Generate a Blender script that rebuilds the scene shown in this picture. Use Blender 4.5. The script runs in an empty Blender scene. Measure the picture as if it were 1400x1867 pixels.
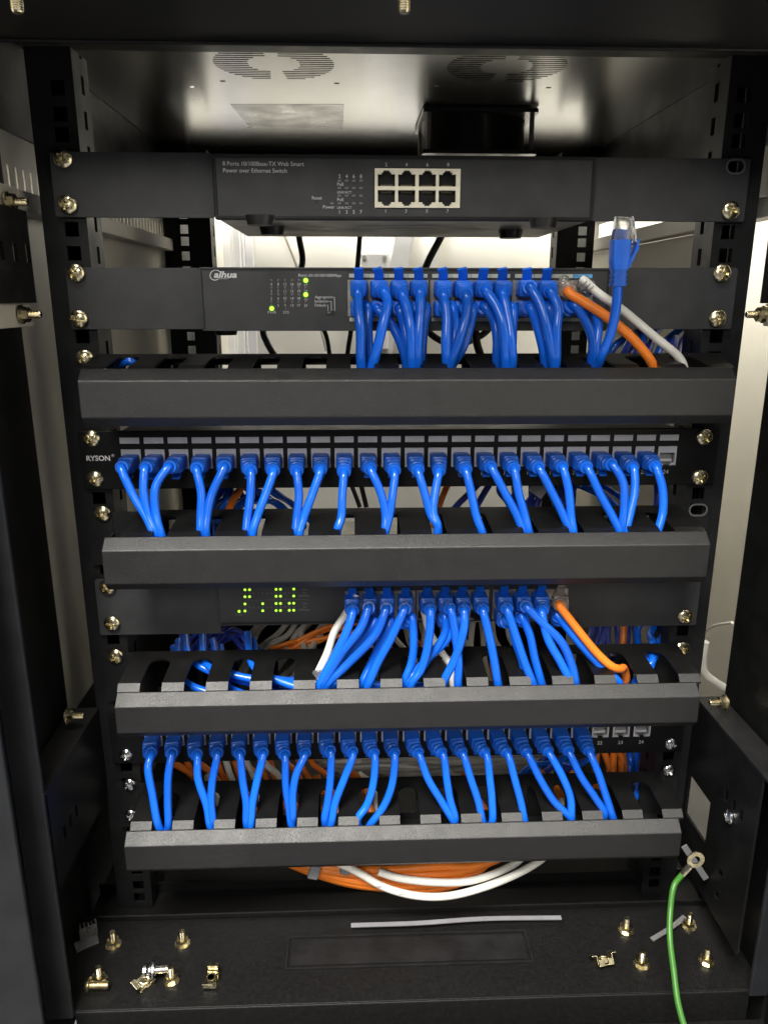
import bpy, bmesh, math, random
from mathutils import Vector, Matrix
random.seed(7)
S = bpy.context.scene
COL = S.collection
R = math.radians
PI = math.pi

# ------------------------------------------------------------------ camera
F = 1402.0
CAM = Vector((-0.03678, -0.57596, -0.01755)); YAW, PIT, ROL = 0.038246, 0.271306, 0.001082
fw = Vector((math.sin(YAW)*math.cos(PIT), math.cos(YAW)*math.cos(PIT), -math.sin(PIT)))
rt = Vector((math.cos(YAW), -math.sin(YAW), 0)); up = rt.cross(fw)
r2 = rt*math.cos(ROL)+up*math.sin(ROL); u2 = up*math.cos(ROL)-rt*math.sin(ROL)
cd = bpy.data.cameras.new('camera'); cam = bpy.data.objects.new('camera', cd); COL.objects.link(cam)
cd.sensor_fit = 'HORIZONTAL'; cd.sensor_width = 36; cd.lens = 36*F/1400; cd.clip_start = .01; cd.clip_end = 50
cam.matrix_world = Matrix(((r2.x, u2.x, -fw.x, CAM.x), (r2.y, u2.y, -fw.y, CAM.y), (r2.z, u2.z, -fw.z, CAM.z), (0, 0, 0, 1)))
S.camera = cam

# ------------------------------------------------------------------ light
w = bpy.data.worlds.new('World'); S.world = w; w.use_nodes = True
w.node_tree.nodes['Background'].inputs[0].default_value = (.95, .97, 1, 1)
w.node_tree.nodes['Background'].inputs[1].default_value = .09
def area(name, loc, target, sx, sy, power, col):
    l = bpy.data.lights.new(name, 'AREA'); l.shape = 'RECTANGLE'; l.size = sx; l.size_y = sy; l.energy = power; l.color = col
    o = bpy.data.objects.new(name, l); COL.objects.link(o); o.location = loc
    o.rotation_euler = (Vector(target)-Vector(loc)).to_track_quat('-Z', 'Y').to_euler(); return o
area('ceiling_lamp_front', (-.38, -1.02, 1.40), (0, 0, -.2), .7, .85, 120, (1, .965, .9))
area('room_fill_light', (-.55, -2.2, .80), (0, 0, -.1), .9, .6, 23, (1, .97, .92))  # unseen fill light, added for the diffuse light of the room in front
area('ceiling_lamp_back', (-.02, .36, 1.3), (-.02, .62, -.1), .9, .25, 36, (1, .97, .92))
S.view_settings.view_transform = 'Standard'; S.view_settings.look = 'None'
S.view_settings.exposure = 0; S.view_settings.gamma = 1; S.view_settings.use_curve_mapping = False
S.render.engine = 'CYCLES'

# ------------------------------------------------------------------ pixel of the photograph -> point on a plane of the place
def ray(x, y): return fw + r2*((x-700)/F) - u2*((y-933.5)/F)
def at(x, y, Y): d = ray(x, y); return CAM + d*((Y-CAM.y)/d.y)
def fl(x, y, Z): d = ray(x, y); return CAM + d*((Z-CAM.z)/d.z)
def sd(x, y, X): d = ray(x, y); return CAM + d*((X-CAM.x)/d.x)

# ------------------------------------------------------------------ materials
def mat(name, col, rough=.5, metal=0, bump=0, bscale=900, spec=.5, vary=0, vscale=30, trans=0, ior=1.45, emit=None, coat=0, rvary=0):
    m = bpy.data.materials.new(name); m.use_nodes = True; nt = m.node_tree; b = nt.nodes['Principled BSDF']
    b.inputs['Base Color'].default_value = (*col, 1); b.inputs['Roughness'].default_value = rough; b.inputs['Metallic'].default_value = metal
    b.inputs['Specular IOR Level'].default_value = spec; b.inputs['IOR'].default_value = ior
    if trans: b.inputs['Transmission Weight'].default_value = trans
    if coat: b.inputs['Coat Weight'].default_value = coat; b.inputs['Coat Roughness'].default_value = .25
    if emit: b.inputs['Emission Color'].default_value = (*emit[0], 1); b.inputs['Emission Strength'].default_value = emit[1]
    tc = nt.nodes.new('ShaderNodeTexCoord')
    if bump:
        n = nt.nodes.new('ShaderNodeTexNoise'); n.inputs['Scale'].default_value = bscale; n.inputs['Detail'].default_value = 3
        nt.links.new(tc.outputs['Object'], n.inputs['Vector'])
        bp = nt.nodes.new('ShaderNodeBump'); bp.inputs['Strength'].default_value = bump; bp.inputs['Distance'].default_value = .0004
        nt.links.new(n.outputs['Fac'], bp.inputs['Height']); nt.links.new(bp.outputs['Normal'], b.inputs['Normal'])
    if vary:
        n = nt.nodes.new('ShaderNodeTexNoise'); n.inputs['Scale'].default_value = vscale; n.inputs['Detail'].default_value = 6
        nt.links.new(tc.outputs['Object'], n.inputs['Vector'])
        r = nt.nodes.new('ShaderNodeValToRGB'); r.color_ramp.elements[0].position = .35; r.color_ramp.elements[1].position = .7
        r.color_ramp.elements[0].color = (*[c*(1-vary) for c in col], 1); r.color_ramp.elements[1].color = (*[min(1, c*(1+vary)) for c in col], 1)
        nt.links.new(n.outputs['Fac'], r.inputs['Fac']); nt.links.new(r.outputs['Color'], b.inputs['Base Color'])
    if rvary:
        n = nt.nodes.new('ShaderNodeTexNoise'); n.inputs['Scale'].default_value = vscale*.7; n.inputs['Detail'].default_value = 5
        nt.links.new(tc.outputs['Object'], n.inputs['Vector'])
        mr = nt.nodes.new('ShaderNodeMapRange'); mr.inputs[1].default_value = .3; mr.inputs[2].default_value = .7
        mr.inputs[3].default_value = rough-rvary; mr.inputs[4].default_value = rough+rvary
        nt.links.new(n.outputs['Fac'], mr.inputs[0]); nt.links.new(mr.outputs[0], b.inputs['Roughness'])
    return m
M = dict(
    paint=mat('black_powder_coat', (.010, .010, .0105), .45, spec=.28, bump=.22, bscale=1500, vary=.25, vscale=60, rvary=.07),
    cover=mat('cover_powder_coat', (.0065, .0065, .0067), .42, spec=.75, bump=.75, bscale=1700, vary=.2, vscale=90, rvary=.05),
    faceplate=mat('charcoal_faceplate', (.034, .035, .037), .48, spec=.4, bump=.2, bscale=1800, vary=.15, vscale=50),
    panel=mat('black_panel_plate', (.005, .005, .0052), .42, spec=.25, bump=.08, bscale=1200, vary=.3, vscale=50),
    roof=mat('roof_sheet', (.05, .048, .044), .24, coat=1, spec=.8, ior=1.6, bump=.10, bscale=1400, vary=.12, vscale=60, rvary=.02),
    side=mat('side_sheet', (.50, .475, .42), .40, bump=.08, bscale=1400, vary=.10, vscale=9, rvary=.02),
    frame=mat('frame_coat', (.013, .014, .016), .55, spec=.3, bump=.2, bscale=1300, vary=.2, vscale=40),
    base=mat('base_sheet', (.006, .006, .0062), .45, spec=.28, bump=.3, bscale=1100, vary=.25, vscale=300, rvary=.05),
    steel=mat('switch_underside', (.62, .60, .54), .42, .2, bump=.1, vary=.15, vscale=40, rvary=.08),
    brass=mat('yellow_zinc', (.76, .68, .46), .25, 1, bump=.06, bscale=500, vary=.3, vscale=200, rvary=.08),
    zinc=mat('bright_zinc', (.72, .72, .72), .22, 1, bump=.06, bscale=500, vary=.2, vscale=250, rvary=.1),
    nickel=mat('port_shield', (.26, .25, .225), .36, .8, bump=.1, vary=.15, vscale=150),
    beige=mat('port_plastic', (.72, .68, .54), .4, vary=.06, vscale=120),
    jack=mat('keystone_plastic', (.42, .42, .46), .42, vary=.06, vscale=120),
    strip=mat('label_strip', (.52, .52, .56), .35, vary=.08, vscale=100),
    strip2=mat('label_strip_green', (.42, .45, .38), .45, vary=.08, vscale=100),
    bluestrip=mat('blue_label', (.10, .36, .68), .45),
    hollow=mat('port_inside', (.01, .01, .01), .5),
    jackin=mat('keystone_inside', (.20, .20, .20), .45), jackpin=mat('keystone_step', (.5, .5, .5), .4),
    frost=mat('frosted_clip', (.30, .30, .31), .2, trans=.75, ior=1.45),
    ink2=mat('faint_ink', (.17, .17, .17), .5), side2=mat('side_sheet_pale', (.46, .43, .36), .4, bump=.08, bscale=1400, vary=.06, vscale=9),
    socket=mat('socket_inside', (.012, .012, .011), .4),
    pin=mat('contact_pin', (.45, .40, .28), .3, 1),
    blue=mat('blue_jacket', (.006, .115, .66), .21, bump=.05, bscale=300, vary=.10, vscale=25, spec=.6),
    blueboot=mat('blue_boot', (.008, .12, .64), .38, bump=.06, bscale=400, vary=.08, vscale=60),
    orange=mat('orange_jacket', (.82, .21, .02), .38, bump=.1, bscale=300, vary=.12, vscale=30),
    white=mat('white_jacket', (.70, .69, .64), .38, bump=.1, bscale=300, vary=.10, vscale=30),
    greyj=mat('grey_jacket', (.42, .40, .35), .42, bump=.1, bscale=300, vary=.15, vscale=30),
    black=mat('black_rubber', (.012, .012, .012), .4, bump=.1),
    green=mat('green_jacket', (.034, .135, .016), .38, bump=.1, bscale=300, vary=.12, vscale=40),
    indigo=mat('indigo_jacket', (.02, .045, .35), .36, bump=.05, bscale=300, vary=.1, vscale=25),
    clear=mat('clear_plastic', (.93, .95, .96), .08, trans=.92, ior=1.45),
    smoke=mat('smoky_clear_plastic', (.75, .66, .60), .15, trans=.75, ior=1.4),
    tie=mat('cable_tie_nylon', (.19, .19, .205), .35, vary=.1, vscale=60),
    ink=mat('white_ink', (.50, .50, .50), .5),
    darkink=mat('dark_ink', (.05, .05, .05), .5),
    led=mat('green_led', (.3, .9, .1), .4, emit=((.55, 1, .05), 1.5)),
    ledrim=mat('green_led_rim', (.03, .16, .01), .3, emit=((.4, 1, .05), .06)), ledoff=mat('unlit_led', (.13, .13, .13), .3),
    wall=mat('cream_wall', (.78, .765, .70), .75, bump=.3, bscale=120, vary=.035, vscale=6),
    wall2=mat('dimmed_cream_wall', (.66, .64, .57), .8, bump=.3, bscale=120, vary=.06, vscale=6), rim=mat('worn_rim', (.14, .14, .14), .4, .5),  # wall2: cream lowered in colour to stand in for weaker light
    wplast=mat('white_plastic', (.85, .85, .86), .45, vary=.02, vscale=20),
    floor=mat('floor_tile', (.20, .20, .225), .4, vary=.15, vscale=8),
    tape=mat('clear_tape', (.06, .06, .057), .34, coat=.6, spec=.8, bump=.5, bscale=60, vary=.35, vscale=50, rvary=.15),
    fanp=mat('fan_plastic', (.009, .009, .009), .28, vary=.2),
)

for nm in ('blue', 'blueboot', 'indigo', 'orange', 'greyj'):
    nt = M[nm].node_tree; b = nt.nodes['Principled BSDF']; l = b.inputs['Base Color'].links[0]; src = l.from_socket
    oi = nt.nodes.new('ShaderNodeObjectInfo'); mr = nt.nodes.new('ShaderNodeMapRange'); mr.inputs[3].default_value = .78; mr.inputs[4].default_value = 1.18
    hs_ = nt.nodes.new('ShaderNodeHueSaturation'); nt.links.new(oi.outputs['Random'], mr.inputs[0]); nt.links.new(mr.outputs[0], hs_.inputs['Value'])
    nt.links.new(src, hs_.inputs['Color']); nt.links.new(hs_.outputs['Color'], b.inputs['Base Color'])
# ------------------------------------------------------------------ mesh helpers
ROOT = {}
def finish(name, bm, m, parent=None, smooth=False, bevel=0, loc=None):
    me = bpy.data.meshes.new(name)
    off = ROOT.get(parent.name, Vector((0, 0, 0))) if parent else Vector((0, 0, 0))
    if off.length: bmesh.ops.translate(bm, verts=bm.verts, vec=-off)
    bmesh.ops.recalc_face_normals(bm, faces=bm.faces)
    if smooth:
        for f in bm.faces: f.smooth = True
        if smooth != 'all':
            for e in bm.edges:
                if len(e.link_faces) == 2 and e.calc_face_angle(0) > R(40): e.smooth = False
    bm.to_mesh(me); bm.free()
    me.materials.append(M[m])
    o = bpy.data.objects.new(name, me); COL.objects.link(o)
    if parent: o.parent = parent; ROOT[o.name] = off
    if bevel:
        b = o.modifiers.new('bevel', 'BEVEL'); b.width = bevel; b.segments = 2; b.limit_method = 'ANGLE'; b.angle_limit = R(40)
    return o
def thing(name, label, cat, loc, group=None):
    o = bpy.data.objects.new(name, None); COL.objects.link(o); o.location = loc; o.empty_display_size = .01
    ROOT[o.name] = Vector(loc); tag(o, label, cat, group); return o
def tag(o, label, cat, group=None):
    o['label'] = label; o['category'] = cat
    if group: o['group'] = group
    return o
def inst(name, me, parent, loc, rot=None):
    o = bpy.data.objects.new(name, me); COL.objects.link(o); o.parent = parent
    o.location = Vector(loc)-ROOT[parent.name]
    if rot: o.rotation_euler = rot
    ROOT[o.name] = Vector(loc)
    return o
def B(): return bmesh.new()
def box(bm, x0, x1, y0, y1, z0, z1, rot=None, piv=None):
    vs = [bm.verts.new((x, y, z)) for x in (x0, x1) for y in (y0, y1) for z in (z0, z1)]
    for f in ((0, 1, 3, 2), (4, 6, 7, 5), (0, 4, 5, 1), (2, 3, 7, 6), (0, 2, 6, 4), (1, 5, 7, 3)): bm.faces.new([vs[i] for i in f])
    if rot: bmesh.ops.rotate(bm, verts=vs, cent=piv or ((x0+x1)/2, (y0+y1)/2, (z0+z1)/2), matrix=rot)
    return vs
MAP = {'XZ': lambda a, b, c: (a, c, b), 'XY': lambda a, b, c: (a, b, c), 'YZ': lambda a, b, c: (c, a, b)}
def grid(bm, a0, a1, b0, b1, c0, c1, holes, plane='XZ'):
    """flat plate a0..a1 x b0..b1, thickness c0..c1, with rectangular holes (real openings)"""
    mp = MAP[plane]
    As = sorted({round(v, 6) for v in [a0, a1]+[h for q in holes for h in q[:2] if a0 < h < a1]})
    Bs = sorted({round(v, 6) for v in [b0, b1]+[h for q in holes for h in q[2:] if b0 < h < b1]})
    nA, nB = len(As)-1, len(Bs)-1
    solid = [[True]*nB for _ in range(nA)]
    for q in holes:
        for i in range(nA):
            m_ = (As[i]+As[i+1])/2
            if not q[0] < m_ < q[1]: continue
            for j in range(nB):
                if q[2] < (Bs[j]+Bs[j+1])/2 < q[3]: solid[i][j] = False
    V = {}
    def v(i, j, k):
        if (i, j, k) not in V: V[(i, j, k)] = bm.verts.new(mp(As[i], Bs[j], (c0, c1)[k]))
        return V[(i, j, k)]
    s = lambda i, j: 0 <= i < nA and 0 <= j < nB and solid[i][j]
    def face(l):
        try: bm.faces.new(l)
        except ValueError: pass
    for i in range(nA):
        for j in range(nB):
            if not solid[i][j]: continue
            for k in (0, 1): face([v(i, j, k), v(i+1, j, k), v(i+1, j+1, k), v(i, j+1, k)])
            if not s(i-1, j): face([v(i, j, 0), v(i, j+1, 0), v(i, j+1, 1), v(i, j, 1)])
            if not s(i+1, j): face([v(i+1, j, 0), v(i+1, j+1, 0), v(i+1, j+1, 1), v(i+1, j, 1)])
            if not s(i, j-1): face([v(i, j, 0), v(i+1, j, 0), v(i+1, j, 1), v(i, j, 1)])
            if not s(i, j+1): face([v(i, j+1, 0), v(i+1, j+1, 0), v(i+1, j+1, 1), v(i, j+1, 1)])
def plate(bm, outline, holes, c0, c1, plane='XZ'):
    mp = MAP[plane]; loops = [outline]+holes; tops = []; es = []
    for lp in loops:
        a = [bm.verts.new(mp(p[0], p[1], c0)) for p in lp]; tops.append(a)
        es += [bm.edges.new((a[i], a[(i+1) % len(a)])) for i in range(len(a))]
    r = bmesh.ops.triangle_fill(bm, use_beauty=True, use_dissolve=False, edges=es)
    fs = [g for g in r['geom'] if isinstance(g, bmesh.types.BMFace)]
    ex = bmesh.ops.extrude_face_region(bm, geom=fs)
    nv = [g for g in ex['geom'] if isinstance(g, bmesh.types.BMVert)]
    d = Vector(mp(0, 0, c1))-Vector(mp(0, 0, c0)); bmesh.ops.translate(bm, verts=nv, vec=d)
    # close: the original faces stay as the other side
def rrect(x0, x1, z0, z1, r, n=5):
    pts = []
    for cx, cz, a in ((x1-r, z1-r, 0), (x0+r, z1-r, 90), (x0+r, z0+r, 180), (x1-r, z0+r, 270)):
        for k in range(n+1): t = R(a+90*k/n); pts.append((cx+r*math.cos(t), cz+r*math.sin(t)))
    return pts
def lathe(bm, prof, n=20, origin=(0, 0, 0), axis='Y', sides=None):
    """prof: (distance along axis, radius)"""
    o = Vector(origin); rings = []
    for d, r in prof:
        if r < 1e-6: r = 1e-5
        ring = []
        for k in range(n):
            a = 2*PI*k/n; c, s_ = r*math.cos(a), r*math.sin(a)
            p = {'Y': (c, d, s_), 'X': (d, c, s_), 'Z': (c, s_, d)}[axis]
            ring.append(bm.verts.new(o+Vector(p)))
        rings.append(ring)
    for a, b in zip(rings, rings[1:]):
        for k in range(n): bm.faces.new((a[k], a[(k+1) % n], b[(k+1) % n], b[k]))
    bm.faces.new(rings[0]); bm.faces.new(rings[-1][::-1])
def catmull(P, seg=7):
    P = [Vector(p) for p in P]
    if len(P) == 2: P = [P[0], P[0].lerp(P[1], .5), P[1]]
    Q = [P[0]*2-P[1]]+P+[P[-1]*2-P[-2]]; out = []
    for i in range(1, len(Q)-2):
        p0, p1, p2, p3 = Q[i-1:i+3]
        t0 = 0; t1 = t0+max((p1-p0).length, 1e-6)**.5; t2 = t1+max((p2-p1).length, 1e-6)**.5; t3 = t2+max((p3-p2).length, 1e-6)**.5
        for k in range(seg):
            t = t1+(t2-t1)*k/seg
            A1 = p0*((t1-t)/(t1-t0))+p1*((t-t0)/(t1-t0)); A2 = p1*((t2-t)/(t2-t1))+p2*((t-t1)/(t2-t1)); A3 = p2*((t3-t)/(t3-t2))+p3*((t-t2)/(t3-t2))
            B1 = A1*((t2-t)/(t2-t0))+A2*((t-t0)/(t2-t0)); B2 = A2*((t3-t)/(t3-t1))+A3*((t-t1)/(t3-t1))
            out.append(B1*((t2-t)/(t2-t1))+B2*((t-t1)/(t2-t1)))
    out.append(P[-1]); return out
def sweep(bm, pts, prof, n=12, up0=Vector((0, 0, 1))):
    """prof(t) -> (halfwidth, halfheight, squareness) along the path"""
    L = [0]
    for a, b in zip(pts, pts[1:]): L.append(L[-1]+(b-a).length)
    tot = L[-1] or 1; rings = []; T0 = (pts[1]-pts[0]).normalized()
    u = (up0-T0*up0.dot(T0)).normalized()
    for i, p in enumerate(pts):
        T = (pts[min(i+1, len(pts)-1)]-pts[max(i-1, 0)]).normalized()
        u = (u-T*u.dot(T)).normalized(); s_ = T.cross(u)
        a, b, q = prof(L[i]/tot); ring = []
        for k in range(n):
            th = 2*PI*(k+.5)/n; c, sn = math.cos(th), math.sin(th)
            e = 2/(2+q*6)
            ring.append(bm.verts.new(p+s_*a*math.copysign(abs(c)**e, c)+u*b*math.copysign(abs(sn)**e, sn)))
        rings.append(ring)
    for a, b in zip(rings, rings[1:]):
        for k in range(n): bm.faces.new((a[k], a[(k+1) % n], b[(k+1) % n], b[k]))
    bm.faces.new(rings[0]); bm.faces.new(rings[-1][::-1])
def tube(bm, P, r, seg=7, n=12): sweep(bm, catmull(P, seg), lambda t: (r, r, 0), n)
TXT = {}
def text(bm, s, a, b=None, h=None, bold=0, shear=0, flip=None):
    """lettering on a plane facing the front: a = left end of the baseline (point), b = right end; or height h"""
    key = (s, bold, shear)
    if key not in TXT:
        c = bpy.data.curves.new('t', 'FONT'); c.body = s; c.size = 1; c.offset = bold; c.shear = shear; c.resolution_u = 3
        o = bpy.data.objects.new('t', c); COL.objects.link(o)
        me = bpy.data.meshes.new_from_object(o)
        TXT[key] = ([v.co.copy() for v in me.vertices], [list(p.vertices) for p in me.polygons])
        bpy.data.objects.remove(o); bpy.data.meshes.remove(me); bpy.data.curves.remove(c)
    vs, fs = TXT[key]
    if not vs: return
    x0 = min(v.x for v in vs); x1 = max(v.x for v in vs); y1 = max(v.y for v in vs)
    k = (b.x-a.x)/(x1-x0) if b is not None else h/.72
    kh = h/.72 if h else k
    nv = [bm.verts.new((a.x+(v.x-x0)*k if b is not None else a.x+(v.x-(x0+x1)/2)*k, a.y, a.z+v.y*kh)) for v in vs]
    for f in fs:
        try: bm.faces.new([nv[i] for i in f])
        except ValueError: pass
def lit_text(bm, s, x0, x1, y, Y, **k): text(bm, s, at(x0, y, Y), at(x1, y, Y), **k)

# screw meshes
def screw_mesh(name, m, rad=.0062):
    bm = B(); nr, nt = 16, 64; rings = []
    for i in range(nr+1):
        r = rad*i/nr; ring = []
        for k in range(nt):
            a = 2*PI*k/nt; x, z = r*math.cos(a), r*math.sin(a)
            h = .0030*math.sqrt(max(0, 1-(i/nr)**2*.92))
            if (abs(x) < .00085 or abs(z) < .00085) and r < rad*.66: h -= .0019
            if r < rad*.22: h -= .0006
            ring.append(bm.verts.new((x, -h, z)) if i else None)
        rings.append(ring)
    c = bm.verts.new((0, -.0015, 0))
    for k in range(nt): bm.faces.new((c, rings[1][k], rings[1][(k+1) % nt]))
    for i in range(1, nr):
        for k in range(nt): bm.faces.new((rings[i][k], rings[i+1][k], rings[i+1][(k+1) % nt], rings[i][(k+1) % nt]))
    base = [bm.verts.new((v.co.x, 0, v.co.z)) for v in rings[nr]]
    for k in range(nt): bm.faces.new((rings[nr][k], base[k], base[(k+1) % nt], rings[nr][(k+1) % nt]))
    bmesh.ops.recalc_face_normals(bm, faces=bm.faces)
    for f in bm.faces: f.smooth = True
    for e in bm.edges:
        if len(e.link_faces) == 2 and e.calc_face_angle(0) > R(35): e.smooth = False
    me = bpy.data.meshes.new(name); bm.to_mesh(me); bm.free(); me.materials.append(M[m]); return me
SCREW = screw_mesh('screw_brass', 'brass'); SCREWZ = screw_mesh('screw_zinc', 'zinc', .0055)
def screws(parent, pts, y=-.004, me=None):
    for px, py in pts:
        p = at(px, py, y-.001); inst('screw', me or SCREW, parent, p, (random.uniform(-.05, .05), random.uniform(0, 1.5), random.uniform(-.05, .05)))

# ================================================================== SETTING
WY = .62
bm = B(); box(bm, -1.5, 1.5, WY, WY+.1, -.78, 1.5)
wall = tag(finish('wall', bm, 'wall'), 'cream painted wall behind the open back of the black cabinet', 'wall')
bm = B(); box(bm, -1.5, 1.5, -2.0, WY-.003, -.80, -.775)
o = finish('floor', bm, 'floor'); o['kind'] = 'structure'

bm = B(); box(bm, .42, .5, -.75, WY-.0005, -.774, 1.5)  # added where the side panel would be, to brighten the gap beside the rail
tag(finish('wall', bm, 'wall2'), 'added cream wall in place of the right side panel, seen past the right rail', 'wall')
bm = B(); box(bm, -.54, -.46, -.35, WY-.0005, -.774, 1.5)
tag(finish('wall', bm, 'wall'), 'cream side wall to the left of the cabinet, glimpsed through the vent slits', 'wall')
# vertical moulding on the wall and electrical fittings
bm = B(); xa = at(408, 450, WY).x
for k, (dx, wd, dp) in enumerate(((0, .012, .012), (.012, .006, .022), (.018, .010, .030), (.028, .004, .018), (.032, .012, .010))):
    box(bm, xa+dx, xa+dx+wd, WY-.002-dp, WY-.001, -.77, 1.2)
tag(finish('door_casing', bm, 'wplast', bevel=.0015), 'white ridged vertical moulding on the cream wall, seen left between the switches', 'moulding')
t = thing('junction_box', 'white plastic wall box with two screws, seen below the top switch', 'wall box', at(680, 480, WY))
p0 = at(656, 458, WY-.03); p1 = at(708, 640, WY-.03)
bm = B(); box(bm, p0.x, p1.x, WY-.034, WY-.001, p1.z, p0.z); finish('housing', bm, 'wplast', t, bevel=.004)
for px in (664, 701):
    bm = B(); p = at(px, 469, WY-.034); lathe(bm, [(-.001, .0), (-.001, .003), (0, .003)], 12, p, 'Y'); finish('cover_screw', bm, 'greyj', t)
bm = B(); tube(bm, [at(692, 380, WY-.012), at(691, 457, WY-.012)], .005); finish('conduit', bm, 'wplast', t, True)
for i, (xs, w_, lb) in enumerate((((735, 716), .030, 'wide white cable duct leaning on the wall, right of the wall box'), ((800, 772), .012, 'narrow white cable duct on the wall, right of the wide duct'), )):
    a = at(xs[0]+10, 380, WY-.02); b = at(xs[1]-22, 660, WY-.02)
    bm = B(); sweep(bm, [a, a.lerp(b, .5), b], lambda t_: (w_/2*1.0, .010, 1), 8, Vector((0, -1, 0)))
    tag(finish('cable_duct', bm, 'wplast'), lb, 'cable duct')

# ================================================================== CABINET
CB = thing('server_cabinet', 'open black steel server cabinet holding the switches and patch panels', 'server cabinet', (0, 0, -.60))
RX0, RX1 = -.2520, -.2215
def rail_parts(sign, y, zt=.142, zb=-.552, rear=False):
    bm = B(); holes = []; z = .028+.0222
    # square holes in the EIA pattern, anchored on the screws
    zs = []; top = .0
    for u in range(-4, 13):
        for d in (0, .015875, .03175): zs.append(top-u*.04445-d)
    xc = sign*.2325
    for z in zs:
        if zb+.01 < z < zt-.01: holes.append((xc-.0048, xc+.0048, z-.0048, z+.0048))
    a, b = sorted((sign*.2215, sign*.252))
    if rear: a, b = sorted((sign*.197, sign*.24)); xc = sign*.226; holes = [(xc-.0048, xc+.0048, h[2], h[3]) for h in holes]
    grid(bm, a, b, zb, zt, y, y+.002, holes, 'XZ')
    # inner return with slots
    xi = sign*(.2215 if not rear else .197)
    x0, x1 = sorted((xi, xi+sign*.002)); sl = []
    for u in range(-4, 13):
        for d in (.004, .026): sl.append((y+.016, y+.022, top-u*.04445-d-.012, top-u*.04445-d))
    grid(bm, y+.0021, y+(.032 if not rear else .03), zb, zt, x0, x1, sl, 'YZ')
    xo = sign*(.252 if not rear else .24); x0, x1 = sorted((xo-sign*.002, xo)); box(bm, x0, x1, y+.0021, y+.080, zb, zt)
    o = finish('mounting_rail', bm, 'paint', CB)
    if not rear:
        bm = B(); a, b = sorted((sign*.2225, sign*.2495)); box(bm, a, b, y+.034, y+.0355, zb, zt); finish('rail_hole_blocker', bm, 'panel', CB)  # backing added to block light behind the square holes
    return o
for s_ in (-1, 1):
    rail_parts(s_, 0.0005); rail_parts(s_, .35, zt=.14, rear=True)
# roof with fan grilles, small holes
holes = []
for cx, cy in ((-.100, .130), (.091, .130)):
    for k in range(-8, 9):
        y = cy+k*.0054; dy = abs(k*.0054); ro = math.sqrt(max(0, .049**2-dy*dy)); ri = math.sqrt(max(0, .021**2-dy*dy))
        if dy > .021: ri = .003
        ro = min(ro, .049-.25*max(0, dy-.03))
        if ro-ri > .006:
            holes.append((cx-ro, cx-ri-.0005*abs(k), y-.0014, y+.0014)); holes.append((cx+ri+.0005*abs(k), cx+ro, y-.0014, y+.0014))
for px, py in ((610, 86), (406, 147), (350, 158), (614, 151), (368, 181), (824, 92), (798, 156), (370, 84), (1058, 97), (1000, 159), (432, 192), (616, 193), (455, 232), (619, 233)):
    p = fl(px, py, .167); holes.append((p.x-.0023, p.x+.0023, p.y-.0023, p.y+.0023))
bm = B(); grid(bm, -.29, .29, -.10, .50, .167, .1685, holes, 'XY'); finish('roof_panel', bm, 'roof', CB)
for cx in (-.100, .091):
    bm = B(); box(bm, cx-.056, cx+.056, .074, .186, .1690, .205); finish('vent_light_blocker', bm, 'fanp', CB)  # unseen box added above each vent so the slots stay dark
bm = B(); box(bm, -.29, .29, -.1, .07, .1585, .1668); finish('roof_stiffener', bm, 'paint', CB, bevel=.001)
a = fl(420, 190, .1665); b = fl(627, 190, .1665); c = fl(625, 235, .1665); d = fl(455, 232, .1665)
bm = B(); plate(bm, [(a.x, a.y), (b.x, b.y), (c.x, c.y), (d.x, d.y)], [], .16680, .16695, 'XY'); finish('sticker_residue', bm, 'tape', CB)
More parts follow.
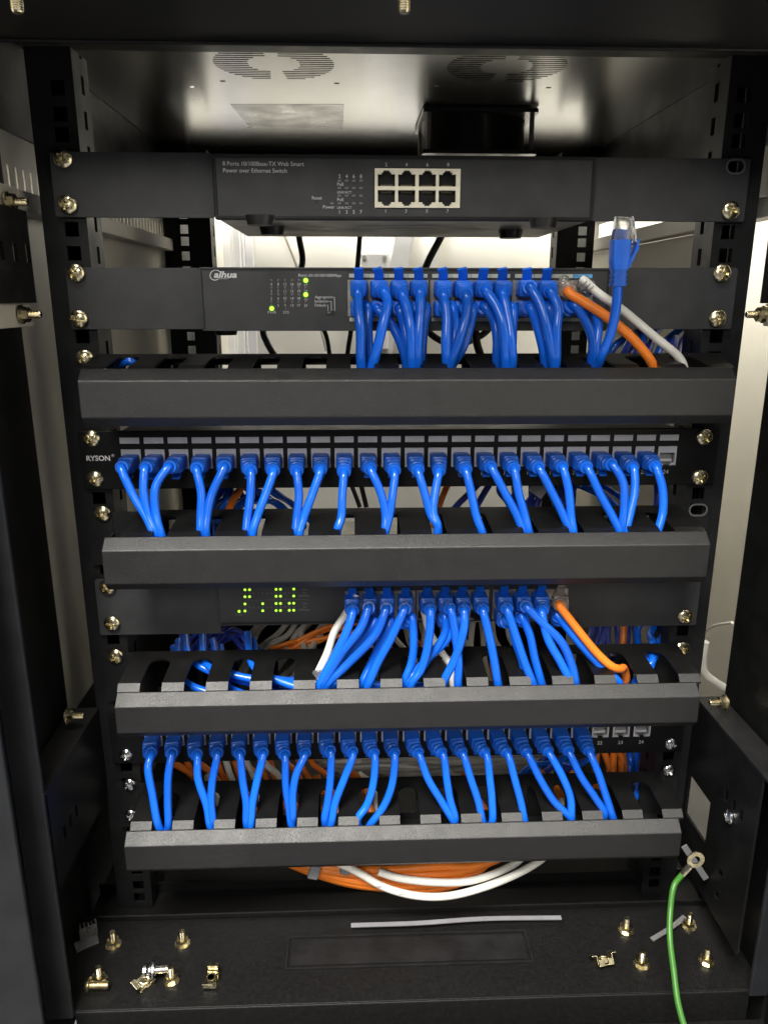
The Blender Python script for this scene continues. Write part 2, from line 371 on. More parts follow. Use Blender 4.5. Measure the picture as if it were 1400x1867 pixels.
# side panels
ZL = -.425
for s_ in (-1, 1):
    sl = []
    y = -.02
    while y < .48:
        if s_ < 0: sl.append((y, y+.0028, .0565, .0735))
        y += .0135
    if s_ > 0: sl.append((.15, .47, .0565, .0745))
    bm = B(); x0, x1 = sorted((s_*.280, s_*.2815))
    grid(bm, -.115, .5, -.36 if s_ < 0 else .0405, .0955, x0, x1, sl, 'YZ'); finish('side_panel', bm, 'side' if s_ < 0 else 'side2', CB)
    if s_ < 0: bm = B(); box(bm, x0, x1, -.115, .5, -.60, -.3604); finish('side_panel', bm, 'panel', CB)  # lower part coloured black in place of the panel fading into shade
    if s_ > 0:
        bm = B(); box(bm, x0, x1, .13, .5, -.60, .0401); finish('side_panel', bm, 'side2', CB)
        bm = B(); box(bm, x0, x1, -.115, .1296, -.60, -.515); finish('side_panel', bm, 'panel', CB)  # black strip added to keep the bright side wall out of a dark gap
    bm = B(); x0, x1 = sorted((s_*.278, s_*.29)); box(bm, x0, x1, -.115, .5, .0957, .1665); finish('side_cap', bm, 'paint', CB)
    bm = B(); x0, x1 = sorted((s_*(.242 if s_ < 0 else .262), s_*.2775)); box(bm, x0, x1, .47, .4995, -.54 if s_ < 0 else .08, .1665); finish('rear_post', bm, 'panel', CB)
    bm = B(); x0, x1 = sorted((s_*.279, s_*.266)); box(bm, x0, x1, .0, .5, .0405, .055); finish('side_rib', bm, 'side', CB, bevel=.001)
    bm = B(); box(bm, x0, x1, -.115, -.0003, .0405, .055); finish('side_brace', bm, 'side', CB, bevel=.001)
    bm = B(); box(bm, x0, x1, -.115, .0, -.037, -.021); finish('side_brace', bm, 'side', CB, bevel=.001)
    bm = B(); x0, x1 = sorted((s_*.262, s_*.2645)); hs = []
    for k in range(5): hs.append((-.0085-.021*k, -.0015-.021*k, .006, .018))
    if s_ > 0: hs = [(-.055, -.045, .008, .018), (-.03, -.022, .008, .018)]
    grid(bm, -.115, .0, -.0208, .0403, x0, x1, hs, 'YZ'); finish('side_brace', bm, 'paint', CB)
    # lower brace: flange, plate with a window and holes
    bm = B(); x0, x1 = sorted((s_*.250, s_*.272)); box(bm, x0, x1, -.118, -.0003, -.3450, -.343); finish('side_brace', bm, 'paint', CB); bm = B()
    x0, x1 = sorted((s_*.250, s_*.252)); hs = [(-.046, -.006, -.453, -.414)] if s_ > 0 else []
    hs += [(-.07-.012*k, -.065-.012*k, -.397+.0*k, -.387) for k in range(3)]
    if s_ > 0: hs += [(-.078, -.0715, -.461, -.4545), (-.076, -.070, -.483, -.4765)]
    grid(bm, -.112, -.0003, -.5 if s_ > 0 else ZL, -.3451, x0, x1, hs, 'YZ'); finish('side_brace', bm, 'panel', CB)
    # corner post and door lip and front face
    bm = B()
    x0, x1 = sorted((s_*.2745, s_*.2785)); box(bm, x0, x1, -.116, -.0008, -.60, .166)
    finish('corner_post', bm, 'panel', CB)
    bm = B()
    x0, x1 = sorted((s_*.2600, s_*.274)) if s_ > 0 else sorted((-.2485, -.268)); box(bm, x0, x1, -.121, -.1175, -.531, .13)
    finish('door_lip', bm, 'frame', CB, bevel=.0008)
    bm = B()
    xi = -.268 if s_ < 0 else .275; x0, x1 = sorted((xi, xi+s_*.006)); box(bm, x0, x1, -.150, -.1215, -.60, .2)
    finish('frame_return', bm, 'panel', CB)
    bm = B(); xi = -.254 if s_ < 0 else .268; x0, x1 = sorted((xi, s_*.345)); box(bm, x0, x1, -.154, -.1503, -.62, .22)
    finish('front_frame', bm, 'frame', CB, bevel=.001)
# top beam with underside seen from below
for q in ((-.345, .345, -.205, -.1217, .1115, .1135), (-.345, .345, -.1215, -.1195, .110, .166), (-.345, .345, -.207, -.2052, .111, .25)):
    bm = B(); box(bm, *q); finish('top_beam', bm, 'panel', CB, bevel=.001)
bm = B(); box(bm, -.29, .29, .5002, .502, .135, .1685); finish('rear_header', bm, 'panel', CB)
# base: front sill, tray and back
for nm, q in (('sill', (-.2485, .262, -.1175, -.1155, -.62, -.5295)), ('base_tray', (-.2745, .2745, -.1153, -.029, -.5325, -.5305)), ('tray_lip', (-.2745, .2745, -.0288, -.0270, -.545, -.526)), ('base_tray', (-.2745, .2745, -.0268, .02, -.5465, -.545))):
    bm = B(); box(bm, *q); finish(nm, bm, 'base', CB, bevel=.0008)
bm = B(); box(bm, -.2745, .2745, .0202, .0222, -.5465, -.536); box(bm, -.2745, .2745, .0224, .5, -.5485, -.5465)
box(bm, -.2745, .2745, .498, .5, -.5463, -.48)
finish('base_panel', bm, 'base', CB)
# front kick plate below the lip
bm = B(); box(bm, -.268, .275, -.1502, -.1485, -.70, -.5565); box(bm, -.268, .275, -.1483, -.1178, -.5583, -.5565)
finish('front_frame', bm, 'base', CB, bevel=.0008)
# knockout plate
a = fl(525, 1712, -.5303); b = fl(958, 1700, -.5303); c = fl(960, 1750, -.5303); d = fl(528, 1770, -.5303)
bm = B(); X0, X1, Y0, Y1 = a.x, b.x, -.085, -.052
for q in ((X0, X1, Y0, Y0+.0016), (X0, X1, Y1-.0016, Y1), (X0, X0+.0016, Y0+.0017, Y1-.0017), (X1-.0016, X1, Y0+.0017, Y1-.0017)): box(bm, *q, -.5303, -.5290)
box(bm, X0+.004, X1-.004, Y0+.004, Y1-.004, -.5303, -.5296)
finish('knockout_plate', bm, 'paint', CB)
# caster bolts standing on the tray
def stud_mesh():
    bm = B(); lathe(bm, [(-.0005, .0064), (.0006, .0064)], 24, axis='Z'); lathe(bm, [(.0007, .0052), (.0052, .0052)], 6, axis='Z')
    pr = [(.0053, .0024)]
    for k in range(8): pr += [(.0055+k*.0009, .0027), (.0060+k*.0009, .0023)]
    pr += [(.0130, .0021)]; lathe(bm, pr, 16, axis='Z')
    bmesh.ops.recalc_face_normals(bm, faces=bm.faces)
    me = bpy.data.meshes.new('bolt'); bm.to_mesh(me); bm.free(); me.materials.append(M['brass']); return me
STUD = stud_mesh()
for px, py in ((207, 1724), (333, 1722), (181, 1789), (313, 1789), (1141, 1698), (1255, 1690), (1169, 1760), (1288, 1755)):
    inst('bolt', STUD, CB, fl(px, py, -.5303)+Vector((0, 0, .0005)), (0, 0, random.uniform(0, 3)))
for px, py in ((25, -42), (737, -42)):
    p = fl(px, py, .111); inst('bolt', STUD, CB, Vector((p.x, p.y, .1110)), (PI, 0, .4))
for px, py, X, sg in ((14, 367, -.264, 1), (40, 573, -.264, 1), (1392, 573, .264, -1), (122, 1306, -.262, 1), (1322, 1281, .262, -1)):
    p = sd(px, py, X); inst('bolt', STUD, CB, p, (0, sg*PI/2, 0))
# white rivet by the lower left corner, zinc rivet on lower right plate
bm = B(); p = fl(110, 1848, -.529); lathe(bm, [(-.0, .0018), (.0012, .0012), (.0014, 0)], 12, p, 'Z'); finish('rivet', bm, 'white', CB, True)
p = sd(1330, 1490, .2495); inst('screw', SCREWZ, CB, p, (0, 0, -PI/2))

# ------------------------------------------------------------------ cooling fan under the roof
fx0, fx1 = .034, .150; fy0 = .262; fz1 = .1655; fz0 = at(870, 279, fy0).z
t = thing('cooling_fan', 'square black cooling fan hanging under the cabinet roof', 'fan', ((fx0+fx1)/2, fy0+.06, fz1))
bm = B()
for z0, z1 in ((fz0, fz0+.004), (fz1-.004, fz1)):
    outl = rrect(fx0, fx1, fy0, fy0+.116, .006); hl = [((fx0+fx1)/2+.054*math.cos(2*PI*k/40), fy0+.058+.054*math.sin(2*PI*k/40)) for k in range(40)]
    plate(bm, outl, [hl], z0, z1, 'XY')
finish('fan_frame', bm, 'fanp', t, bevel=.0005)
bm = B(); lathe(bm, [(fz0+.004, .0545), (fz1-.004, .0545)], 48, ((fx0+fx1)/2, fy0+.058, 0), 'Z'); finish('fan_housing', bm, 'fanp', t, True)
bm = B()
for x in (fx0+.006, fx1-.006):
    for y in (fy0+.006, fy0+.110): bm = B(); lathe(bm, [(fz0+.0041, .0025), (fz1-.0041, .0025)], 10, (x, y, 0), 'Z'); finish('fan_post', bm, 'nickel', t, True)
bm = B()
for r in (.016, .028, .040, .052):
    pts = [Vector(((fx0+fx1)/2+r*math.cos(2*PI*k/36), fy0+.058+r*math.sin(2*PI*k/36), fz0-.003)) for k in range(37)]
    sweep(bm, pts, lambda t_: (.0009, .0009, 0), 6)
for a in (45, 135, 225, 315):
    pts = [Vector(((fx0+fx1)/2+r*math.cos(R(a)), fy0+.058+r*math.sin(R(a)), fz0-.0035)) for r in (.01, .04, .072)]; sweep(bm, pts, lambda t_: (.0011, .0011, 0), 6)
finish('finger_guard', bm, 'zinc', t, True)

# ================================================================== DEVICES
def ear_plate(bm, x0, x1, z0, z1, y0, y1, slots=(), r=.002):
    hl = []
    for cx, cz in slots: hl.append(rrect(cx-.0062, cx+.0062, cz-.0037, cz+.0037, .0036, 5))
    plate(bm, rrect(x0, x1, z0, z1, r, 3), hl, y0, y1, 'XZ')

def tport(w_=.0118, h=.0078, up_=True):
    """holes of one RJ45 opening relative to its centre"""
    s = 1 if up_ else -1
    q = [(-w_/2, w_/2, -h/2, h/2)]
    for hw, a, b in ((.0032, h/2-.0002, h/2+.0013), (.0020, h/2+.0012, h/2+.0024)):
        z0, z1 = sorted((s*a, s*b)); q.append((-hw, hw, z0, z1))
    return q
def port_inside(parent, x, z, y0, up_=True, m='socket', w_=.0116, pins=True):
    bm = B(); s = 1 if up_ else -1; z0, z1 = sorted((z-s*.0038, z+s*.0062)); d = .0042
    vs = [bm.verts.new((xx, yy, zz)) for xx in (x-w_/2-.0002, x+w_/2+.0002) for yy in (y0, y0+d) for zz in (z0-.0002, z1)]
    for f in ((0, 1, 3, 2), (4, 6, 7, 5), (2, 3, 7, 6), (0, 2, 6, 4), (1, 5, 7, 3)): bm.faces.new([vs[i] for i in f])
    o = finish('port', bm, m, parent)
    if pins:
        bm = B()
        for k in range(8):
            xx = x-.0036+k*.00102; zz = z-s*.0034
            box(bm, xx-.0003, xx+.0003, y0+.0010, y0+.0036, min(zz, zz+s*.0012), max(zz, zz+s*.0012), Matrix.Rotation(s*.25, 3, 'X'))
        finish('contact_pins', bm, 'pin', o)
    return o

def port_block(parent, xs, zu, zl, y0, m, x0, x1, z0, z1, names=None):
    """metal or plastic frame around two rows of sockets"""
    holes = []
    for x in xs:
        for z, u in ((zu, True), (zl, False)):
            for q in tport(up_=u): holes.append((x+q[0], x+q[1], z+q[2], z+q[3]))
    bm = B(); grid(bm, x0, x1, z0, z1, y0, y0+.003, holes, 'XZ')
    o = finish('port_frame', bm, m, parent, bevel=0)
    for x in xs:
        for z, u in ((zu, True), (zl, False)): port_inside(parent, x, z, y0+.003, u)
    return o

# ---------- top switch: 8 ports
fy = -.0075
S1 = thing('network_switch', 'topmost charcoal switch with eight empty ports in a cream frame', 'network switch', (0, .07, .036))
X0, X1 = at(388, 340, fy).x, at(1085, 340, fy).x; Z0, Z1 = .0352, at(700, 281, fy).z
bp0 = at(683, 306, fy); bp1 = at(838, 378.5, fy); pz0, pz1 = bp1.z, bp0.z
bm = B(); box(bm, X0+.0015, X1-.0015, .0005, .150, Z0, Z1-.0006); finish('case', bm, 'steel', S1, bevel=.0008)
bm = B(); grid(bm, X0, X1, Z0-.0004, Z1, fy+.0008, -.0001, [(bp0.x, bp1.x, pz0, pz1)]); finish('faceplate', bm, 'faceplate', S1, bevel=.0012)
bm = B(); g = .0022
a0, a1, c0, c1 = X0+.0004, X1-.0004, Z0, Z1-.0004
box(bm, a0, a1, fy, fy+.0006, c1-g, c1); box(bm, a0, a1, fy, fy+.0006, c0, c0+g); box(bm, a0, a0+g, fy, fy+.0006, c0+g+.0001, c1-g-.0001); box(bm, a1-g, a1, fy, fy+.0006, c0+g+.0001, c1-g-.0001)
finish('bezel', bm, 'paint', S1, bevel=.0004)
zu = pz0+(pz1-pz0)*.735; zl = pz0+(pz1-pz0)*.265
xs = [at(px, 340, fy).x for px in (704.5, 741.5, 779, 815.5)]
port_block(S1, xs, zu-.0008, zl+.0008, fy, 'beige', bp0.x, bp1.x, pz0, pz1)
ye = -.0032
for s_ in (-1, 1):
    bm = B()
    if s_ < 0: ear_plate(bm, -.2413, X0-.0004, .0362, Z1+.001, ye, -.0006)
    else:
        hp = at(1344, 303, ye); ear_plate(bm, X1+.0004, .2413, .0352, Z1, ye, -.0006, [(hp.x-.0012, hp.z)])
    finish('mounting_ear', bm, 'faceplate', S1, bevel=.0004)
    a, b = (X0-.0016, X0+.0009) if s_ < 0 else (X1-.0009, X1+.0016); bm = B(); box(bm, a, b, -.0001 if False else .00025, .035, .0375, Z1-.001); finish('bracket_leg', bm, 'panel', S1)
bm = B(); hp = at(1344, 303, ye); ring = rrect(hp.x-.0082, hp.x+.0058, hp.z-.0052, hp.z+.0052, .005, 6)
plate(bm, ring, [rrect(hp.x-.0070, hp.x+.0046, hp.z-.0040, hp.z+.0040, .0039, 6)], ye-.0006, ye-.0001); finish('slot_rim', bm, 'rim', S1)
screws(S1, ((115, 288), (124, 372), (1332, 383)))
for px, py in ((475, 410), (497, 428), (990, 415), (930, 434)):
    p = fl(px, py, .029); bm = B(); lathe(bm, [(0, .0085), (.0055, .0098), (.0060, .0098)], 24, (p.x, p.y, .0290), 'Z'); finish('rubber_foot', bm, 'black', S1, True)
a = fl(657, 412, .035); b = fl(808, 414, .035)
bm = B(); box(bm, a.x, b.x, a.y-.004, a.y+.005, .0345, .0349); finish('paper_label', bm, 'wplast', S1)
# ink
Y = fy-.0001; Yf = fy+.0006
bm = B()
lit_text(bm, '8 Ports 10/100Base-TX Web Smart', 406, 554, 301, Yf); lit_text(bm, 'Power over Ethernet Switch', 407, 523, 313.5, Yf)
lit_text(bm, 'Reset', 569, 587, 363, Yf); lit_text(bm, 'Power', 589, 610, 379.5, Yf)
for y, s in ((338, 'PoE'), (366, 'PoE')): lit_text(bm, s, 615, 626.5, y, Yf)
for y in (352, 380): lit_text(bm, 'LINK/ACT', 615, 641, y, Yf)
for i, px in enumerate((619, 632, 645, 658)):
    text(bm, '2468'[i], at(px, 324, Yf), h=.0024); text(bm, '1357'[i], at(px, 389, Yf), h=.0024)
for i, px in enumerate((704, 741, 779, 817)):
    text(bm, '2468'[i], at(px, 302.5, Yf), h=.0023); text(bm, '1357'[i], at(px-1, 387, Yf), h=.0023)
finish('lettering', bm, 'ink', S1)
for y in (328.6, 342, 356, 370):
    for px in (618.6, 632, 645, 658)+((605,) if y == 370 else ()):
        p = at(px, y, Yf); bm = B(); box(bm, p.x-.0012, p.x+.0012, Yf-.0004, Yf+.0003, p.z-.0006, p.z+.0006); finish('indicator_light', bm, 'ledoff', S1)
p = at(577.5, 367.7, Yf); bm = B(); lathe(bm, [(Yf-.0002, .0011), (Yf+.0003, .0011)], 16, (p.x, 0, p.z), 'Y'); finish('reset_hole', bm, 'hollow', S1)

# ---------- middle switch: 24 ports
fy = -.0070
S2 = thing('network_switch', 'charcoal 24 port switch with three green lights, below the top switch', 'network switch', (0, .09, -.040))
X0, X1 = at(366, 540, fy).x, at(1110, 540, fy).x; Z0, Z1 = -.0398, .0034
zu = at(700, 527, fy).z+.0006; zl = at(700, 560, fy).z-.0006
blocks2 = ((633, 781, (654.3, 689.9, 725.6, 761)), (783, 931, (804.5, 839.8, 875.4, 910.5)), (932, 1080, (954, 989.4, 1024, 1059.4)))
bm = B(); box(bm, X0+.001, X1-.001, .0003, .19, Z0, Z1-.0005); finish('case', bm, 'paint', S2, bevel=.0008)
hs = []; P2X = []; zt_, zb_ = at(700, 509, fy).z, at(700, 577, fy).z
for a, b, c in blocks2: hs.append((at(a, 543, fy).x, at(b, 543, fy).x, zb_, zt_))
bm = B(); grid(bm, X0, X1, Z0-.0004, Z1, fy, -.0001, hs); finish('faceplate', bm, 'faceplate', S2, bevel=.0010)
bm = B()
box(bm, X0+.0010, X1-.0010, fy-.0006, fy-.0001, Z1-.0018, Z1-.0010); box(bm, X0+.0010, X0+.0018, fy-.0006, fy-.0001, Z0+.001, Z1-.0019); box(bm, X1-.0018, X1-.0010, fy-.0006, fy-.0001, Z0+.001, Z1-.0019)
finish('bezel', bm, 'paint', S2)
for (a, b, c), h in zip(blocks2, hs):
    xs = [at(p, 543, fy).x for p in c]; P2X += xs
    port_block(S2, xs, zu, zl, fy-.0006, 'nickel', h[0]+.0002, h[1]-.0002, h[2]+.0002, h[3]-.0002)
    for i, x in enumerate(xs):
        last = c[i] == 1059.4
        for py, m in ((502.3, 'bluestrip' if last else 'strip2'), (582, 'strip2')):
            z = at(700, py, fy).z; bm = B(); box(bm, x-.0068, x+.0068, fy-.0008, fy-.0001, z-.0013, z+.0013); finish('port_label', bm, m, S2)
bm = B(); lit_text(bm, '24(uplink)', 1046, 1073, 504.5, fy-.0010, h=.0018); finish('lettering', bm, 'darkink', S2)
for s_ in (-1, 1):
    bm = B()
    if s_ < 0: ear_plate(bm, -.2385, X0-.0004, -.0392, .0030, ye, -.0006)
    else: ear_plate(bm, X1+.0004, .2413, -.0392, .0040, ye, -.0006)
    finish('mounting_ear', bm, 'faceplate', S2, bevel=.0004)
    a, b = (X0-.0016, X0+.0009) if s_ < 0 else (X1-.0009, X1+.0016); bm = B(); box(bm, a, b, -.0001 if False else .00025, .035, -.0385, .002); finish('bracket_leg', bm, 'panel', S2)
screws(S2, ((138, 497), (144, 581), (1316, 497), (1308, 580)))
for px in (412, 1075):
    p = at(px, 600, .03); bm = B(); lathe(bm, [(0, .008), (.004, .009), (.0045, .009)], 24, (p.x, .03, Z0-.0048), 'Z'); finish('rubber_foot', bm, 'black', S2, True)
Yf = fy-.0002
bm = B()
lit_text(bm, 'alhua', 390, 432, 505.5, Yf, bold=.03, shear=.25, h=.0043)
pts = []
for k in range(25):
    a = R(35+k*11.5); p = at(392.5, 501, Yf-.0002); pts.append(p+Vector((.0036*math.cos(a)+.0006*math.sin(a), 0, .0034*math.sin(a))))
sweep(bm, pts, lambda t_: (.0001, .00028, 0), 6)
lit_text(bm, 'TECHNOLOGY', 398, 417, 508.5, Yf, h=.0007)
lit_text(bm, 'Port1-24:10/100/1000Mbps', 544.5, 622, 504, Yf)
rows = ((4, 8, 12, 16, 20, 24), (3, 7, 11, 15, 19, 23), (2, 6, 10, 14, 18, 22), (1, 5, 9, 13, 17, 21))
cols = (494.8, 507.2, 519.8, 532.7, 545, 557.4); ly = (510.8, 524, 536.8, 549.7); ny = (520, 532.8, 545.8, 558.6)
for j in range(4):
    for i in range(6): text(bm, str(rows[j][i]), at(cols[i], ny[j], Yf), h=.0019)
text(bm, 'PWR', at(496, 571.5, Yf), h=.0020); text(bm, 'SYS', at(521.5, 571.5, Yf), h=.0020)
lit_text(bm, 'Aggregation', 574, 607, 543.3, Yf); lit_text(bm, 'Isolation', 574, 597.5, 551, Yf); lit_text(bm, 'Default', 574, 594, 558.4, Yf)
for path in (((608, 541.5), (610, 541.5), (610, 566)), ((598.5, 549), (604, 549), (604, 566)), ((595.5, 556), (598, 556), (598, 566))):
    for (xa, ya), (xb, yb) in zip(path, path[1:]):
        p, q = at(xa, ya, Yf), at(xb, yb, Yf)
        box(bm, min(p.x, q.x)-.00013, max(p.x, q.x)+.00013, Yf-.0001, Yf, min(p.z, q.z)-.00013, max(p.z, q.z)+.00013)
finish('lettering', bm, 'ink', S2)
def led(parent, px, py, Yf, on, r=.0012):
    r *= .85; p = at(px, py, Yf); bm = B(); lathe(bm, [(-.0006, 0), (-.0005, r*.7), (0, r), (.0006, r)], 12, p, 'Y'); o = finish('indicator_light', bm, 'led' if on else 'ledoff', parent, True)
    if on: bm = B(); lathe(bm, [(-.0002, r*1.35), (.00015, r*1.35)], 16, p, 'Y'); finish('light_rim', bm, 'ledrim', o)
for j in range(4):
    for i in range(6): on = i == 5 and j in (0, 2); led(S2, cols[i], ly[j], Yf, on, .0021 if on else .0011)
led(S2, 495.5, 562, Yf, True, .0021); led(S2, 521.5, 563, Yf, False, .0009)
bm = B(); p = at(595, 566.6, Yf); q = at(611, 573, Yf); box(bm, p.x, q.x, Yf-.0002, Yf+.0001, q.z, p.z); sw = finish('mode_slider', bm, 'hollow', S2)
bm = B(); box(bm, p.x+.0008, p.x+.0028, Yf-.0015, Yf-.0003, q.z+.0005, p.z-.0004); finish('slider_knob', bm, 'ledoff', sw)

# ---------- lower switch
fy = -.0065
S3 = thing('network_switch', 'lowest charcoal switch with two rows of small green lights, between two cable managers', 'network switch', (0, .08, -.276))
X0, X1 = at(400, 1110, fy).x, at(1057, 1110, fy).x; Z0, Z1 = at(700, 1137, fy).z, -.2335
bm = B(); box(bm, X0+.001, X1-.001, .0003, .17, Z0, Z1-.0005); finish('case', bm, 'steel', S3, bevel=.0008)
zt_, zb_ = -.2405, -.2685; zu3 = -.2475; zl3 = -.2615
b3 = ((628, 758), (759, 891), (897, 1034)); c3 = ((642, 674, 705, 738), (776, 808, 839, 871), (914, 947, 980, 1014)); hs = []; P3X = []
for a, b in b3: hs.append((at(a, 1100, fy).x, at(b, 1100, fy).x, zb_, zt_))
bm = B(); grid(bm, X0, X1, Z0, Z1, fy, -.0001, hs); finish('faceplate', bm, 'faceplate', S3, bevel=.0010)
for h, c in zip(hs, c3):
    xs = [at(p, 1100, fy).x for p in c]; P3X += xs
    port_block(S3, xs, zu3, zl3, fy-.0006, 'nickel', h[0]+.0002, h[1]-.0002, h[2]+.0002, h[3]-.0002)
bm = B(); box(bm, X0+.001, X1-.001, fy-.0007, fy-.0001, Z0+.0012, Z0+.0026); finish('bezel', bm, 'frame', S3)
for s_ in (-1, 1):
    bm = B()
    if s_ < 0: ear_plate(bm, -.2413, X0-.0004, -.2770, -.2300, ye, -.0006)
    else: ear_plate(bm, X1+.0004, .2413, -.2760, -.2300, ye, -.0006)
    finish('mounting_ear', bm, 'faceplate', S3, bevel=.0004)
    a, b = (X0-.0016, X0+.0009) if s_ < 0 else (X1-.0009, X1+.0016); bm = B(); box(bm, a, b, -.0001 if False else .00025, .035, -.2745, -.2335); finish('bracket_leg', bm, 'panel', S3)
screws(S3, ((196, 1070), (204, 1137), (1249, 1124)))
Yf = fy-.0002; c3x = [446.7, 455, 463, 471, 479, 487, 495, 503.4, 511.4, 519.4, 527.5, 535.5]
for row, lit in ((1075.3, (0, 1, 7, 8, 11)), (1088, (0, 1, 7, 8, 11)), (1101.2, (0, 4, 7, 8, 10, 11)), (1114, (0, 4, 7, 8, 10, 11))):
    for i in lit: led(S3, c3x[i], row-i*.12, Yf, True, .0013)
led(S3, 436, 1114.7, Yf, True, .0014)
bm = B()
for i in range(12):
    text(bm, str(2*i+1), at(c3x[i], 1083.8-i*.1, Yf), h=.0015); text(bm, str(2*i+2), at(c3x[i], 1109.6-i*.1, Yf), h=.0015)
for y in (1075.5, 1101): lit_text(bm, 'Link', 551.5, 560.5, y+1, Yf)
for y in (1081.5, 1107): lit_text(bm, 'Act', 552.5, 559, y+1, Yf)
for y in (1088, 1113.5): lit_text(bm, '1000Mbps', 544, 564, y, Yf)
lit_text(bm, 'Power', 430, 442.5, 1122.5, Yf)
for k in range(30):
    p = at(446+k*4, 1094.6-k*.045, Yf); box(bm, p.x, p.x+.0010, Yf-.0001, Yf, p.z-.0001, p.z+.0001)
finish('lettering', bm, 'ink2', S3)

# ---------- patch panels
def patch_panel(zt, label, xl, xr, with_logo, scr, me=None, eb=()):
    t = thing('patch_bay', label, 'patch panel', (0, 0, zt-.044))
    y = -.0045; xs = [xl+(xr-xl)*i/23 for i in range(24)]; zj = zt-.0215; hs = [(x-.0074, x+.0074, zj-.0076, zj+.0076) for x in xs]
    bm = B(); grid(bm, -.2413, .2413, zt-.0445, zt, y, -.0012, hs); finish('panel_plate', bm, 'panel', t, bevel=.0006)
    bm = B(); box(bm, -.215, .215, .0505, .052, zt-.038, zt-.006); box(bm, -.215, .215, -.0010, .0503, zt-.0045, zt-.003); finish('rear_bracket', bm, 'paint', t)
    for i_, x in enumerate(xs):
        h2 = [(x+q[0], x+q[1], zj-.0015+q[2], zj-.0015+q[3]) for q in tport(up_=False)]
        bm = B(); grid(bm, x-.0072, x+.0072, zj-.0074, zj+.0074, y+.0003, y+.0028, h2); o = finish('jack', bm, 'jack', t)
        port_inside(o, x, zj-.0015, y+.0028, False, m='jackin', pins=False)
        if i_ == 23 and with_logo or (i_ > 20 and not with_logo):
            bm = B(); box(bm, x-.0054, x+.0054, y+.0035, y+.0065, zj-.0051, zj-.0030); finish('jack_step', bm, 'jackpin', o)
        bm = B(); box(bm, x-.0072, x+.0072, y-.0006, y-.0001, zt-.0095, zt-.0050); finish('port_label', bm, 'strip', t)
    bm = B()
    for i, x in enumerate(xs): text(bm, str(i+1), Vector((x, y-.0001, zt-.0355)), h=.0032)
    if with_logo:
        lit_text(bm, 'RYSON', 158, 201, 840, y-.0001, bold=.02)
        p = at(206, 833, y-.0001); text(bm, '®', p, h=.0022)
    finish('lettering', bm, 'ink', t)
    screws(t, scr, -.0035, me)
    return t, xs, zj-.0015
zt1 = at(700, 783, -.0045).z
PA, PAX, PAZ = patch_panel(zt1, 'upper black patch panel with grey jacks and a white logo at its left end', at(236, 800, -.0045).x, at(1219.5, 800, -.0045).x, True,
    ((167, 799), (174, 873), (1284, 797), (1275, 870)))
zt2 = at(1170, 1356, -.0045).z+.0355
PB, PBX, PBZ = patch_panel(zt2, 'lower black patch panel with three free jacks numbered 22 to 24', at(280, 1352, -.0045).x, at(1170, 1340, -.0045).x, False,
    ((230, 1377), (1223, 1357)), SCREWZ)
print('panels', zt1, zt2, PAX[0], PAX[-1], PBX[0], PBX[-1])

